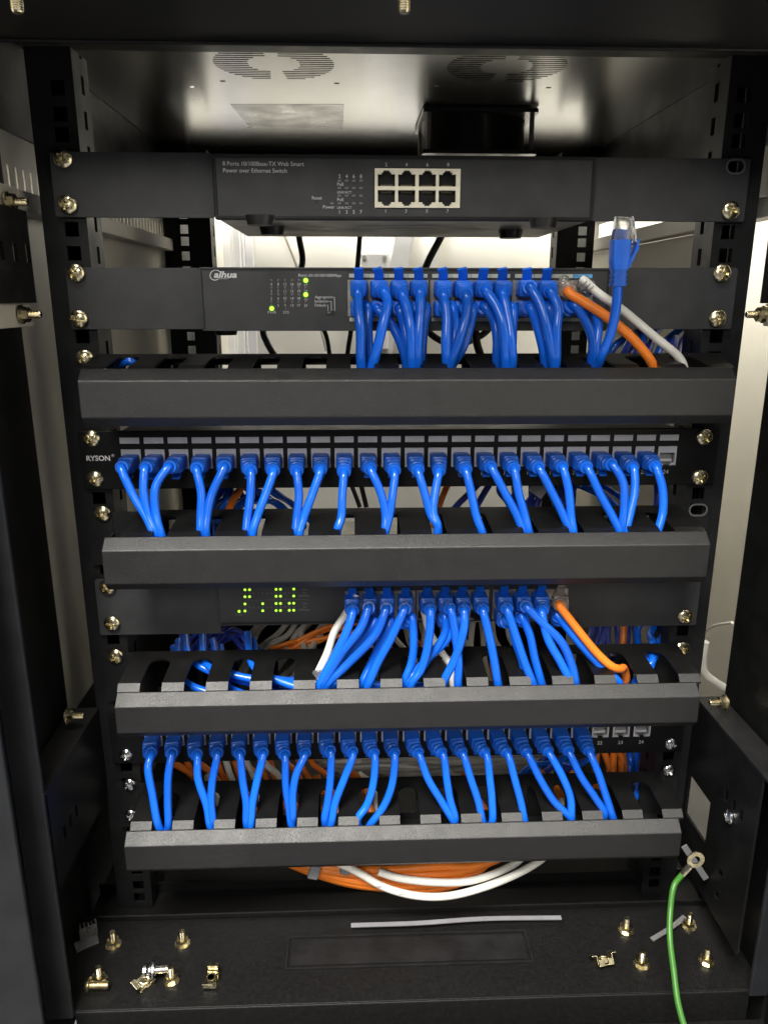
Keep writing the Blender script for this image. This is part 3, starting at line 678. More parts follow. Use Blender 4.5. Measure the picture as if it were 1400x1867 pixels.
# ---------- cable managers
def manager(z0, label, w_, pitch, slotw, n, scr, me=None, empty=None, curved=False, x_off=0.0, drop=.0085, s_off=0.0):
    t = thing('cable_manager', label, 'cable manager', (0, -.03, z0-.044))
    half = (n*pitch+(pitch-slotw))/2; xl = x_off+s_off-half
    # ears and back plate with openings
    hs = [(xl+(pitch-slotw)+i*pitch, xl+pitch+i*pitch, z0-.036, z0-.008) for i in range(n)]
    bm = B(); grid(bm, -.2225, .2225, z0-.044, z0-.0016, -.0034, -.0018, hs); finish('back_plate', bm, 'paint', t)
    for s_ in (-1, 1):
        a, b = sorted((s_*.2228, s_*.2413)); sl = []
        if empty and s_ > 0: p = at(*empty, -.004); sl = [(p.x, p.z)]
        bm = B(); ear_plate(bm, a, b, z0-.044, z0, -.0034, -.0018, sl, .001); finish('mounting_ear', bm, 'paint', t)
        if sl:
            bm = B(); plate(bm, rrect(p.x-.0075, p.x+.0075, p.z-.0052, p.z+.0052, .005, 6), [rrect(p.x-.0063, p.x+.0063, p.z-.0040, p.z+.0040, .0039, 6)], -.0041, -.0035); finish('slot_rim', bm, 'rim', t)
    # top wall: comb of fingers with rounded slots
    yb, yf = -.0036, -.0490; kt = (drop-.0045)/.0454 if drop > .007 else (drop-.0015)/.0454; out = [(xl, yb), (xl+2*half, yb)]
    for i in range(n-1, -1, -1):
        xr_ = xl+pitch+i*pitch; xl_ = xr_-slotw; r = slotw/2; yy = -.0165-r if slotw < .014 else -.0150-r
        out += [(xr_+pitch-slotw if i == n-1 else xr_, yf)] if i == n-1 else []
        out += [(xr_, yf)]
        for k in range(9): a = R(180*k/8); out.append(((xl_+xr_)/2+r*math.cos(a), yy+r*math.sin(a)))
        out += [(xl_, yf)]
    out += [(xl, yf)]
    bm = B(); plate(bm, out, [], z0-.0015, z0, 'XY')
    for v in bm.verts: v.co.z += kt*(v.co.y+.0036)
    finish('top_fingers', bm, 'panel', t)
    zs_ = z0-kt*.0456
    bm = B()
    for i in range(n+1):
        a = xl+i*pitch; b = a+pitch-slotw; ys, yt, zd = (-.0492, -.0537, drop+.0003)
        vs = [bm.verts.new(v) for v in ((a, ys, zs_), (b, ys, zs_), (b, yt, z0-zd), (a, yt, z0-zd), (a, ys, zs_-.0015), (b, ys, zs_-.0015), (b, yt, z0-zd-.0015), (a, yt, z0-zd-.0015))]
        for f in ((0, 1, 2, 3), (4, 7, 6, 5), (0, 4, 5, 1), (3, 2, 6, 7), (0, 3, 7, 4), (1, 5, 6, 2)): bm.faces.new([vs[i_] for i_ in f])
    finish('finger_tips', bm, 'cover' if drop > .007 else 'panel', t)
    bm = B(); box(bm, xl, xl+2*half, -.0495, -.0036, z0-.0440, z0-.0425); finish('bottom_wall', bm, 'paint', t)
    # cover: folded profile
    pf = [(-.0545, z0-drop), (-.0635, z0-drop-.0075), (-.0635, z0-.0375), (-.0575, z0-.0440), (-.050, z0-.0446)]
    th = .0014; inner = [(-.0535, z0-drop-.0010), (-.0621, z0-drop-.0082), (-.0621, z0-.0369), (-.0569, z0-.0426), (-.050, z0-.0432)]
    bm = B(); cs = []
    for x in (x_off-w_/2, x_off+w_/2): cs.append(([bm.verts.new((x, a, b)) for a, b in pf], [bm.verts.new((x, a, b)) for a, b in inner]))
    (o0, i0), (o1, i1) = cs
    for k in range(len(pf)-1):
        bm.faces.new((o0[k], o0[k+1], o1[k+1], o1[k])); bm.faces.new((i0[k+1], i0[k], i1[k], i1[k+1]))
        bm.faces.new((o0[k], i0[k], i0[k+1], o0[k+1])); bm.faces.new((o1[k], o1[k+1], i1[k+1], i1[k]))
    bm.faces.new((o0[0], o1[0], i1[0], i0[0])); bm.faces.new((o0[-1], i0[-1], i1[-1], o1[-1]))
    # end cheeks
    finish('cover', bm, 'cover', t, bevel=.0014)
    bm = B()
    for x in (x_off-w_/2+.0016, x_off+w_/2-.0016):
        a, b = sorted((x, x-math.copysign(.0015, x))); plate(bm, [(-.0535, z0-drop-.0014), (-.0619, z0-drop-.0085), (-.0619, z0-.0367), (-.0566, z0-.0422), (-.04, z0-.0422), (-.04, z0-drop-.0014)], [], a, b, 'YZ')
    finish('cover_end', bm, 'cover', t)
    screws(t, scr, -.0032, me)
    return t
MZ = (at(700, 648, 0).z, at(700, 922, 0).z, -.2915, -.4120)
MZ = (-.0565, -.1735, -.2915, -.4125)
manager(MZ[0], 'uppermost cable manager with wide black cover, under the middle switch', .4375, .0327, .0163, 13, ((155, 653),), x_off=.0015, drop=.0058)
manager(MZ[1], 'second cable manager from the top, its right ear slot empty', .4290, .0330, .0108, 12, ((187, 936),), None, (1273, 930), x_off=.0015, drop=.0055, s_off=.0050)
manager(MZ[2], 'third cable manager from the top, below the switch with rows of green lights', .4375, .0327, .0163, 13, ((211, 1197), (1243, 1183)), x_off=.0035, s_off=.0018)
manager(MZ[3], 'lowest cable manager with cover above the orange and white cable coil', .4400, .0327, .0163, 13, ((236, 1431), (1219, 1405), (239, 1487)), SCREWZ, x_off=.0010, s_off=.0035)

# ================================================================== PATCH CABLES
ORD = 'first second third fourth fifth sixth seventh eighth ninth tenth eleventh twelfth thirteenth fourteenth fifteenth sixteenth seventeenth eighteenth nineteenth twentieth twenty-first twenty-second twenty-third twenty-fourth'.split()
def patch(port, boot_end, path, zm, label, group, tab='none', cable='blue', boot='blueboot', r=.0031, y_end=-.034, y_mid=-.043, y_bot=-.036, side=1, out=.016, name='patch_cable', tail=True):
    """port: 3D centre of the socket; boot_end and path: where the cable runs, from boot to manager slot"""
    port = Vector(port); t = thing(name, label, 'patch cable', port, group)
    E_ = at(*boot_end, y_end)
    P0 = port+Vector((0, .003, 0)); P1 = port+Vector((0, -out*.55, 0)); P2 = port+Vector((0, -out, -.0006))
    P2 = P2.lerp(E_, .25)
    pts = catmull([P0, P1, P2, E_], 12)
    def prof(u):
        if u < .52: return (.0060, .0054, 1.0)
        v = (u-.52)/.48; base = .0058-.0006*v
        if v < .80 and int(v*7.5) % 2: base *= .77
        if v > .97: base *= .90
        return (base, base, max(0, .8-v*1.3))
    bm = B(); sweep(bm, pts, prof, 16)
    if tab == 'up':
        a = port+Vector((0, -.0050, .0052)); b = a+Vector((.0, -.0035, .0045)); c = b+Vector((random.uniform(-.0015, .0005), -.0030, .0036))
        sweep(bm, catmull([a, b, c], 4), lambda u: (.0033, .0009, 1), 8, Vector((0, -1, .3)))
    if tab == 'down':
        a = port+Vector((0, -.0050, -.0052)); b = a+Vector((.0, -.005, -.0035)); c = b+Vector((0, -.004, -.0015))
        sweep(bm, catmull([a, b, c], 4), lambda u: (.0028, .0008, 1), 8, Vector((0, -1, -.3)))
    finish('plug_boot', bm, boot, t, True)
    d0 = (pts[-1]-pts[-2]).normalized()
    C = [E_-d0*.004, E_+d0*.002]
    n = len(path)
    for i, (x, y) in enumerate(path):
        u = (i+1)/n
        Yv = y_end+(y_mid-y_end)*math.sin(min(1, u*1.4)*PI/2) if u < .7 else y_mid+(y_bot-y_mid)*((u-.7)/.3)
        C.append(at(x, y, Yv))
    if tail:
        e = C[-1]; C.append(Vector((e.x+side*.004, y_bot+.006, min(e.z-.010, zm-.024)))); side = -1 if e.x > .17 else (1 if e.x < -.17 else side); C.append(Vector((e.x+side*.018, y_bot+.014, zm-.033))); C.append(Vector((e.x+side*.040, y_bot+.012, zm-.035)))
    bm = B(); tube(bm, C, r); finish('cable', bm, cable, t, True)
    return t

G2 = 'blue patch cables of the middle switch'
up2 = [((653, 531), ((653, 560), (657, 600), (659, 670))), ((699, 531), ((706, 550), (700, 582), (689, 630), (678, 670))),
       ((733, 536), ((743, 566), (749, 607), (751, 670))), ((766, 531), ((766, 565), (762, 620), (760, 670))),
       ((809, 536), ((814, 573), (813, 630), (815, 670))), ((850, 537), ((851, 566), (839, 612), (819, 670))),
       ((885, 529), ((906, 560), (919, 600), (922, 670))), ((917, 534), ((926, 580), (932, 625), (933, 670))),
       ((966, 523), ((985, 555), (1000, 609), (1009, 670))), ((1003, 531), ((1016, 557), (1014, 603), (1012, 670)))]
yp = -.0076
for i, (be, pa) in enumerate(up2):
    patch((P2X[i], yp, zu), be, pa, MZ[0], 'blue patch cable in the %s upper-row port from the left of the middle switch' % ORD[i], G2, 'up', r=.0034, side=-1 if i % 2 else 1, y_end=-.036, y_mid=-.046, y_bot=-.041)
lo2 = [(0, (667, 560), ((671, 598), (675, 670))), (1, (688, 562), ((714, 592), (732, 630), (741, 670))), (2, (728, 562), ((736, 592), (742, 630), (746, 670))),
       (3, (774, 560), ((772, 600), (766, 670))), (4, (820, 558), ((829, 598), (824, 645), (818, 670))), (5, (858, 560), ((855, 600), (843, 635), (822, 670))),
       (6, (882, 559), ((900, 584), (906, 619), (905, 670))), (7, (930, 560), ((934, 600), (930, 670))), (8, (965, 560), ((977, 587), (990, 637), (994, 670))),
       (9, (1000, 558), ((1006, 595), (1010, 640), (1014, 670))), (10, (1042, 557), ((1065, 580), (1080, 621), (1077, 670))), (11, (1078, 560), ((1090, 594), (1086, 634), (1082, 670)))]
for i, be, pa in lo2:
    patch((P2X[i], yp, zl), be, pa, MZ[0], 'blue patch cable in the %s lower-row port from the left of the middle switch' % ORD[i], G2, 'none', r=.0033, y_end=-.029, y_mid=-.034, y_bot=-.031, side=-1 if i % 2 else 1)
t = patch((P2X[10], yp, zu), (1036, 532), ((1062, 549), (1106, 577), (1157, 621), (1193, 672)), MZ[0], 'orange cable with clear boot, second upper-row port from the right of the middle switch', None, 'none', 'orange', 'smoke', .0034, y_end=-.030, y_mid=-.040, y_bot=-.038)
bm = B(); p = at(1028, 512, -.018); bmesh.ops.create_uvsphere(bm, u_segments=20, v_segments=12, radius=.0042, matrix=Matrix.Translation(p)); finish('clear_bubble', bm, 'clear', t, True)
t = patch((P2X[11], yp, zu), (1065, 514), ((1090, 534), (1131, 562), (1196, 616), (1238, 652), (1247, 672)), MZ[0], 'white cable in the rightmost upper-row port of the middle switch, beneath the blue label', None, 'none', 'white', 'clear', .0030, y_end=-.026, y_mid=-.034, y_bot=-.034)
# dark marker print on the white cable
bm = B(); q0 = at(1068, 520, -.0315); q1 = at(1078, 529, -.0325)
for k in range(3):
    p = at(1066+k*6, 517+k*4.5, -.0335); sweep(bm, [p+Vector((-.0012, 0, -.0012)), p+Vector((0, -.0010, .0006)), p+Vector((.0014, 0, .0016))], lambda u: (.0003, .0003, 0), 6)
finish('wire_marker', bm, 'darkink', t)

# loose plug standing up from the manager
t = thing('patch_cable', 'blue patch cable standing up unplugged with its clear plug in the air', 'patch cable', at(1095, 640, -.05), G2)
Yl = -.058
C = [at(1060, 700, -.030), at(1088, 668, -.040), at(1098, 645, -.048), at(1114, 605, -.054), at(1123, 560, Yl), at(1127, 505, Yl)]
bm = B(); tube(bm, C, .0032, 8); finish('cable', bm, 'blue', t, True)
def lp(pa, pb, prof, n=16, seg=12): 
    bm = B(); sweep(bm, [pa.lerp(pb, k/seg) for k in range(seg+1)], prof, n, Vector((0, -1, 0))); return bm
bm = lp(at(1126, 521, Yl), at(1128, 489, Yl), lambda u: (.0051*(1-(.14 if int(u*7) % 2 else 0)), .0048, .6), seg=28); finish('strain_relief', bm, 'blueboot', t, True)
bm = lp(at(1128, 491, Yl), at(1131, 437, Yl), lambda u: (.0050+.0010*min(1, u*3), .0052, .9))
box(bm, *(lambda p: (p.x+.0052, p.x+.0066, p.y-.004, p.y+.001, p.z-.010, p.z+.008))(at(1131, 470, Yl)), Matrix.Rotation(.5, 3, 'Y'))
a, b = at(1141, 490, Yl), at(1162, 436, Yl); sweep(bm, catmull([a, at(1152, 468, Yl), b], 5), lambda u: (.0034, .0009, 1), 8, Vector((1, 0, 0)))
finish('plug_boot', bm, 'blueboot', t, True)
bm = lp(at(1131, 438, Yl), at(1138, 396, Yl), lambda u: (.0057, .0040, 1), 12); finish('clear_plug', bm, 'clear', t, True)
bm = B(); sweep(bm, catmull([at(1150, 394, Yl-.001), at(1154, 415, Yl-.001), at(1157, 442, Yl-.001)], 4), lambda u: (.0030, .0008, 1), 8, Vector((1, 0, 0))); finish('latch', bm, 'clear', t)
bm = lp(at(1130, 444, Yl), at(1134, 418, Yl), lambda u: (.0034, .0022, 1), 10); finish('inner_wires', bm, 'blueboot', t, True)
bm = B()
for k in range(8):
    a = at(1128+k*1.9, 400, Yl-.0042); b = at(1127+k*1.9, 412, Yl-.0042); sweep(bm, [a, b], lambda u: (.0002, .0002, 0), 4)
finish('contact_pins', bm, 'pin', t)

GA = 'blue patch cables of the upper patch panel'
pa1 = [((222, 852), ((244, 905), (268, 945), (281, 974))), ((266, 853), ((262, 895), (271, 942), (285, 974))), ((309, 851), ((284, 887), (284, 935), (294, 974))),
       ((359, 854), ((367, 899), (366, 940), (365, 974))), ((409, 851), ((386, 902), (378, 940), (376, 974))), ((457, 859), ((456, 908), (451, 945), (448, 974))),
       ((498, 859), ((484, 902), (470, 940), (461, 974))), ((541, 859), ((545, 905), (541, 945), (538, 974))), ((584, 857), ((568, 905), (552, 950), (546, 974))),
       ((627, 862), ((624, 905), (622, 945), (616, 962))), ((675, 855), ((694, 898), (703, 940), (702, 974))), ((719, 860), ((716, 900), (709, 945), (701, 974))),
       ((762, 858), ((775, 902), (786, 940), (797, 957))), ((800, 860), ((793, 900), (790, 935), (798, 960))), ((849, 857), ((860, 902), (868, 940), (880, 974))),
       ((895, 852), ((920, 898), (942, 940), (953, 974))), ((937, 855), ((946, 900), (957, 940), (965, 974))), ((982, 853), ((1010, 905), (1028, 943), (1040, 974))),
       ((1025, 852), ((1037, 895), (1041, 940), (1046, 974))), ((1070, 853), ((1095, 903), (1118, 945), (1130, 974))), ((1115, 847), ((1136, 880), (1138, 920), (1134, 974))),
       ((1154, 853), ((1157, 895), (1150, 930), (1138, 974))), ((1195, 851), ((1208, 893), (1208, 935), (1198, 974)))]
for i, (be, pa) in enumerate(pa1):
    patch((PAX[i], -.0045, PAZ), be, pa, MZ[1], 'blue patch cable in port %d, counted from the left, of the upper patch panel' % (i+1), GA, 'down', y_end=-.030, y_mid=-.041, y_bot=-.044, side=-1 if i % 2 else 1, out=.013)

G3 = 'blue patch cables of the lowest switch'
up3 = [((643, 1114), ((632, 1152), (610, 1197), (584, 1246))), ((672, 1108), ((659, 1143), (620, 1195), (590, 1246))), ((704, 1110), ((686, 1155), (635, 1210), (597, 1248))),
       ((738, 1110), ((714, 1162), (688, 1210), (672, 1248))), ((784, 1112), ((781, 1172), (768, 1220), (750, 1248))), ((820, 1110), ((832, 1170), (836, 1210), (835, 1248))),
       ((846, 1112), ((846, 1145), (830, 1200), (808, 1248))), ((880, 1112), ((892, 1160), (901, 1205), (908, 1248))), ((924, 1110), ((942, 1165), (957, 1210), (972, 1248))),
       ((959, 1106), ((991, 1138), (1024, 1172), (1043, 1215), (1049, 1244))), ((988, 1114), ((999, 1165), (1022, 1208), (1041, 1246)))]
for i, (be, pa) in enumerate(up3):
    patch((P3X[i], -.0072, zu3), be, pa, MZ[2], 'blue patch cable in the %s upper-row port from the left of the lowest switch' % ORD[i], G3, 'up', r=.0033, y_end=-.034, y_mid=-.045, y_bot=-.047, side=-1 if i < 4 else 1)
lo3 = [(2, (711, 1133), ((696, 1168), (674, 1215), (658, 1248))), (3, (748, 1126), ((754, 1160), (751, 1205), (734, 1248))), (1, (682, 1133), ((655, 1175), (618, 1218), (594, 1246))),
       (5, (811, 1126), ((812, 1152), (790, 1190), (757, 1225), (740, 1246))), (6, (838, 1130), ((812, 1170), (782, 1200), (762, 1230), (745, 1248))),
       (8, (928, 1130), ((938, 1165), (950, 1200), (962, 1248))), (9, (951, 1126), ((965, 1155), (975, 1201), (988, 1248))), (11, (1017, 1124), ((1049, 1164), (1090, 1210), (1128, 1244)))]
for i, be, pa in sorted(lo3):
    patch((P3X[i], -.0072, zl3), be, pa, MZ[2], 'blue patch cable in the %s lower-row port from the left of the lowest switch' % ORD[i], G3, 'none', r=.0032, y_end=-.027, y_mid=-.035, y_bot=-.039, side=-1 if i < 6 else 1)
patch((P3X[11], -.0072, zu3), (1020, 1103), ((1049, 1143), (1090, 1193), (1116, 1216), (1130, 1220), (1137, 1219)), MZ[2], 'orange cable with smoky clear boot in the rightmost port of the lowest switch', None, 'up', 'orange', 'smoke', .0033, y_end=-.033, y_mid=-.040, y_bot=-.030)
t = thing('patch_cable', 'white cable with a clear plug, left of the blue cables of the lowest switch', 'patch cable', at(600, 1180, -.03))
bm = B(); tube(bm, [at(650, 1085, -.012), at(630, 1120, -.018), at(610, 1151, -.026), at(597, 1190, -.031), at(580, 1226, -.036)], .0030); finish('cable', bm, 'white', t, True)
bm = B(); sweep(bm, [at(580, 1228, -.037), at(583, 1234, -.040), at(588, 1246, -.043)], lambda u: (.0052, .0042, 1), 12); finish('clear_plug', bm, 'clear', t)
t = tag(thing('patch_cable', '', '', at(812, 1200, -.01)), 'white cable running down behind the blue cables into the middle of the third cable manager', 'patch cable')
bm = B(); tube(bm, [at(772, 1110, .0015-.010), at(782, 1150, -.012), at(805, 1190, -.016), at(822, 1215, -.020), at(826, 1250, -.022)], .0030); finish('cable', bm, 'white', t, True)

GB = 'blue patch cables of the lower patch panel'
pb = [((275, 1374), ((270, 1399), (278, 1450), (290, 1509))), ((313, 1374), ((307, 1413), (306, 1460), (307, 1509))), ((359, 1377), ((361, 1420), (377, 1470), (384, 1508))),
      ((396, 1374), ((387, 1427), (385, 1465), (388, 1500))), ((437, 1374), ((443, 1427), (449, 1465), (450, 1505))), ((479, 1374), ((468, 1427), (460, 1470), (457, 1508))),
      ((519, 1377), ((521, 1430), (527, 1475), (532, 1506))), ((556, 1374), ((540, 1413), (534, 1450), (534, 1490))), ((602, 1370), ((602, 1425), (597, 1465), (592, 1495))),
      ((643, 1372), ((627, 1422), (611, 1465), (604, 1502))), ((682, 1375), ((680, 1432), (668, 1470), (652, 1494))), ((719, 1374), ((715, 1430), (700, 1470), (676, 1503))),
      ((763, 1374), ((780, 1420), (805, 1462), (828, 1500))), ((806, 1374), ((815, 1425), (821, 1460), (830, 1496))), ((843, 1374), ((858, 1420), (872, 1462), (880, 1500))),
      ((885, 1374), ((893, 1420), (897, 1460), (897, 1500))), ((924, 1374), ((938, 1420), (950, 1465), (957, 1500))), ((961, 1374), ((985, 1422), (1010, 1462), (1042, 1496))),
      ((1000, 1372), ((1023, 1412), (1040, 1455), (1042, 1490))), ((1037, 1371), ((1060, 1418), (1085, 1455), (1102, 1485))), ((1074, 1371), ((1090, 1408), (1104, 1450), (1118, 1494)))]
for i, (be, pa) in enumerate(pb):
    patch((PBX[i], -.0045, PBZ), be, pa, MZ[3], 'blue patch cable in port %d, counted from the left, of the lower patch panel' % (i+1), GB, 'down', y_end=-.030, y_mid=-.044, y_bot=-.0475, side=-1 if i % 2 else 1, out=.013)

# ================================================================== CABLES BEHIND AND BELOW
def cable(P, r, m, label, group=None, name='cable', seg=8):
    if group and 'coil' not in group and 'inside' not in group:
        a_ = len(P); P = [Vector(p)+Vector((random.gauss(0, .0036), random.gauss(0, .0035), random.gauss(0, .0036 if 0 < i < a_-1 else .001))) for i, p in enumerate(P)]; r *= random.uniform(.86, 1.06)
    bm = B(); tube(bm, P, r, seg); return tag(finish(name, bm, m, None, True), label, 'cable', group)
JIT = 0
def pp(l): return [at(*q) for q in l]
cable(pp([(541, 380, .40), (545, 430, .40), (551, 481, .40), (520, 540, .38), (480, 600, .35), (487, 625, .34), (505, 655, .33)]), .0038, 'black', 'black power cord hanging behind the left half of the middle switch')
cable(pp([(660, 380, .42), (656, 430, .42), (652, 481, .42), (640, 600, .42), (633, 655, .42), (640, 800, .40), (668, 925, .38)]), .0032, 'black', 'straight black cord hanging in front of the white wall box')
cable(pp([(540, 540, .45), (590, 600, .45), (602, 655, .45), (620, 820, .42), (656, 925, .40)]), .0030, 'black', 'thin black cord behind the middle switch between two other cords')
cable(pp([(820, 395, .36), (804, 431, .36), (778, 482, .36), (760, 540, .36), (778, 600, .36), (806, 622, .36), (826, 628, .36), (846, 625, .36), (890, 600, .36), (900, 560, .36)]), .0042, 'black', 'thick black cord curving in a loop under the middle switch')
cable(pp([(495, 380, .60), (520, 431, .60), (540, 481, .60), (585, 600, .60), (595, 640, .60)]), .0022, 'greyj', 'thin grey wire slanting down the cream wall')
cable(pp([(865, 560, .20), (868, 620, .2), (880, 660, .2)]), .004, 'black', 'short black cord hanging behind the blue cables of the middle switch')
# blue strands behind upper patch panel
LB = 'blue cable in the tangle behind the upper patch panel, left of the centre'
for k in range(9):
    x = 385+k*7.5; cable([at(x+30+k*3, 800, .05), at(x+22+k*2, 860, .07), at(x+5, 905, .08+.004*(k % 3)), at(x-14, 930, .07), at(x-25, 985, .02)], .003, 'blue', LB, 'tangled blue cables behind the upper patch panel')
for k in range(5):
    cable([at(425+k*6, 850, .09), at(460+k*8, 893, .10), at(500+k*6, 915, .10+.005*k), at(545+k*10, 960, .08)], .003, 'blue', LB, 'tangled blue cables behind the upper patch panel')
cable([at(450, 840, .06), at(440, 888, .066), at(425, 912, .062), at(405, 960, .04)], .0032, 'orange', 'single orange cable in the blue tangle behind the upper patch panel, left part')
cable([at(830, 850, .12), at(815, 886, .12), at(803, 915, .12), at(790, 960, .1)], .003, 'orange', 'orange cable hanging behind the middle of the upper patch panel')
cable([at(900, 850, .12), at(865, 890, .12), at(830, 925, .12), at(810, 960, .1)], .003, 'indigo', 'dark blue cable slanting left behind the upper patch panel, by the orange cable')
cable([at(915, 850, .12), at(888, 890, .12), at(868, 925, .12), at(850, 960, .1)], .003, 'indigo', 'second dark blue cable slanting left behind the upper patch panel')
LC = 'dark blue cable in the bunch behind the right half of the upper patch panel'
for k in range(10):
    x = 915+k*12.5; cable([at(x+10, 840, .06), at(x+4+random.uniform(-4, 4), 890, .08), at(x+random.uniform(-6, 8), 930, .08), at(x-10, 985, .03)], .0032, 'indigo', LC, 'dark blue bunch behind the upper patch panel')
bm = B(); p = at(985, 890, .072); box(bm, p.x-.008, p.x+.006, p.y, p.y+.0008, p.z-.007, p.z+.006, Matrix.Rotation(.6, 3, 'Y')); tag(finish('cable_tag', bm, 'white'), 'small white paper tag hanging among the dark blue cables', 'tag')
for k in range(3): cable([at(1050+k*14, 880, .09), at(1085+k*10, 900, .09), at(1130+k*9, 930, .08), at(1150, 985, .04)], .003, 'blue', 'blue cable slanting right behind the upper patch panel near its right end', 'blue cables slanting behind the panel end')
for k in range(4): cable([at(1210+k*8-10, 840, .05), at(1205+k*7-8, 900, .06), at(1200+k*7-8, 985, .03)], .0032, 'indigo', 'dark blue cable hanging behind the far right end of the upper patch panel', 'dark blue cables at the right rail')
# bunch at right above the top manager
for k in range(9):
    a = 1115+k*13; cable([at(a+70, 575, .10), at(a+30, 603, .08+.006*(k % 3)), at(a+6, 635, .07), at(a-10, 690, .02)], .0034, 'indigo' if k % 3 else 'blue', 'blue cable in the bunch beneath the right ear of the middle switch', 'blue bunch beneath the right ear')
cable([at(200, 700, .0), at(222, 662, -.012), at(240, 659, -.014), at(262, 690, -.01)], .003, 'blue', 'short blue cable inside the far left slot of the uppermost cable manager')
# cables inside the managers, running along them
LM = 'blue cable lying along the inside of the third cable manager, seen through its left slots'
for k in range(12):
    z = MZ[2]-.013-.0058*(k % 4); y = -.016-.0075*(k // 4); j = lambda s: random.uniform(-s, s)
    xs_ = (-.175, -.150, -.115)[k % 3]+j(.008); sl = .004+.012*random.random()
    P = [Vector((xs_-.010, .030, z+.012)), Vector((xs_+.003, y+.010, z+.004+j(.003))), Vector((xs_+.030, y+j(.003), z-sl*.3)), Vector((xs_+.075, y+j(.004), z-sl)), Vector((-.02, y+j(.004), z-sl-.004)), Vector((.03, y, z-sl-.006))]
    cable(P, .0031, 'blue', LM, 'blue cables inside the third cable manager')
# loops behind lowest switch
LP = 'indigo cable looping behind the left ear of the lowest switch'
for k in range(6):
    cable([at(325+k*9, 1200, .06), at(345+k*9, 1165, .08), at(372+k*6, 1150-k, .09), at(392+k*5, 1120, .10)], .0026, 'indigo', LP, 'indigo loops behind the lowest switch')
for k in range(3): cable([at(372+k*5, 1200, .05), at(400+k*6, 1172-k*4, .06), at(432, 1163-k*5, .07), at(450+k*3, 1175, .06), at(462+k*3, 1215, .05)], .0026, 'indigo', LP, 'indigo loops behind the lowest switch')
for k in range(9):
    cable([at(520+k*14, 1110, .12), at(478+k*15, 1150, .10+.006*(k % 3)), at(440+k*16, 1190, .08), at(415+k*16, 1240, .07)], .0030, 'greyj', 'dirty white cable in the wide bundle behind the lowest switch', 'dirty white bundle behind the lowest switch')
for k in range(5):
    cable([at(450+k*8, 1192-k*2, .085), at(520, 1178-k*2, .085), at(580, 1166-k*3, .088), at(640, 1152-k*4, .09), at(690, 1130, .09)], .0022, 'orange', 'orange cable in the flat bundle crossing behind the lowest switch', 'orange bundle behind the lowest switch')
for k in range(20):
    m_ = ('white', 'greyj', 'orange', 'greyj', 'white')[k % 5]
    cable([at(655+k*14, 1100, .17), at(665+k*13.5+random.uniform(-9, 9), 1155, .15), at(680+k*13+random.uniform(-18, 18), 1200, .12), at(690+k*13, 1260, .08)], .0030, m_, '%s cable hanging behind the blue cables of the lowest switch' % {'white': 'white', 'orange': 'orange', 'greyj': 'dull white'}[m_], 'mixed cables behind the lowest switch')
for k in range(7):
    cable([at(1085+k*12, 1090, .12), at(1075+k*13, 1150, .10), at(1070+k*14, 1200, .06)], .0032, 'indigo', 'dark blue cable behind the right ear of the lowest switch', 'dark blue cables behind the right ear')
cable([at(1140, 1100, .07), at(1137, 1150, .06), at(1134, 1200, .05)], .003, 'orange', 'orange cable hanging under the right ear of the lowest switch')
for k in range(4): cable([at(1222-k*6, 1110, .03+.006*k), at((1170, 1180, 1207, 1216)[k], 1150, .022), at((1160, 1172, 1196, 1206)[k], 1180, .012), at(1176+k*3, 1212, -.020), at(1160+k*8, 1250, -.026), at(1150+k*10, 1290, -.026)], .0032, 'blue', 'blue cable dropping into the far right slots of the third cable manager', 'blue cables at the far right slots')
# behind lower patch panel
for k in range(11):
    cable([at(285+k*26, 1330, .10), at(310+k*26, 1380, .10+.004*(k % 3)), at(340+k*25, 1415, .09), at(380+k*24, 1480, .05)], .0032, 'orange', 'orange cable in the bundle behind the left half of the lower patch panel', 'orange bundle behind the lower patch panel')
for k in range(3): cable([at(370+k*40, 1330, .09), at(400+k*40, 1382, .088), at(425+k*40, 1415, .08), at(450+k*40, 1470, .05)], .0030, 'white', 'white cable crossing the orange bundle behind the lower patch panel', 'white cables across the orange bundle')
for k in range(12):
    cable([at(470+k*6, 1350+k*2, .13), at(560+k*7, 1372+k*3.2, .11+.003*(k % 4)), at(700, 1376+k*3.6, .10), at(850, 1378+k*3.4, .10), at(985, 1370+k*4, .12)], .0032, 'greyj' if k % 4 else 'white', 'whitish cable in the thick level bundle behind the lower patch panel', 'whitish bundle behind the lower patch panel')
for k in range(6): cable([at(930+k*16, 1425, .07), at(960+k*16, 1400, .075), at(1000+k*15, 1385, .08), at(1060+k*12, 1350, .09)], .0030, 'blue' if k % 2 else 'indigo', 'blue cable slanting upward behind the right half of the lower patch panel', 'blue cables behind the lower patch panel')
for k in range(5): cable([at(1085+k*12, 1350, .08), at(1088+k*12, 1395, .075), at(1080+k*12, 1440, .05)], .0034, 'orange', 'orange cable hanging below port 23 of the lower patch panel', 'orange cables below the last ports')
for k in range(3): cable([at(1155+k*10, 1340, .06), at(1152+k*9, 1395, .05), at(1145+k*8, 1430, .01), at(1146+k*6, 1475, -.02)], .0032, 'blue', 'blue cable hanging beside the right rail below port 24', 'blue cables beside the right rail')
for k in range(9):
    x = (395, 590, 665, 690, 850, 865, 1010, 1025, 1075)[k]
    cable([at(x-25, 1410, .05), at(x-5, 1440, .03), at(x+12, 1475, .012), at(x+30, 1520, .005)], .0040, ('greyj', 'orange', 'orange', 'white', 'greyj', 'orange', 'orange', 'greyj', 'orange')[k],
          ('dull white', 'orange', 'orange', 'white', 'dull white', 'orange', 'orange', 'dull white', 'orange')[k]+' cable seen through a slot of the lowest cable manager', 'cables seen through the lowest slots')
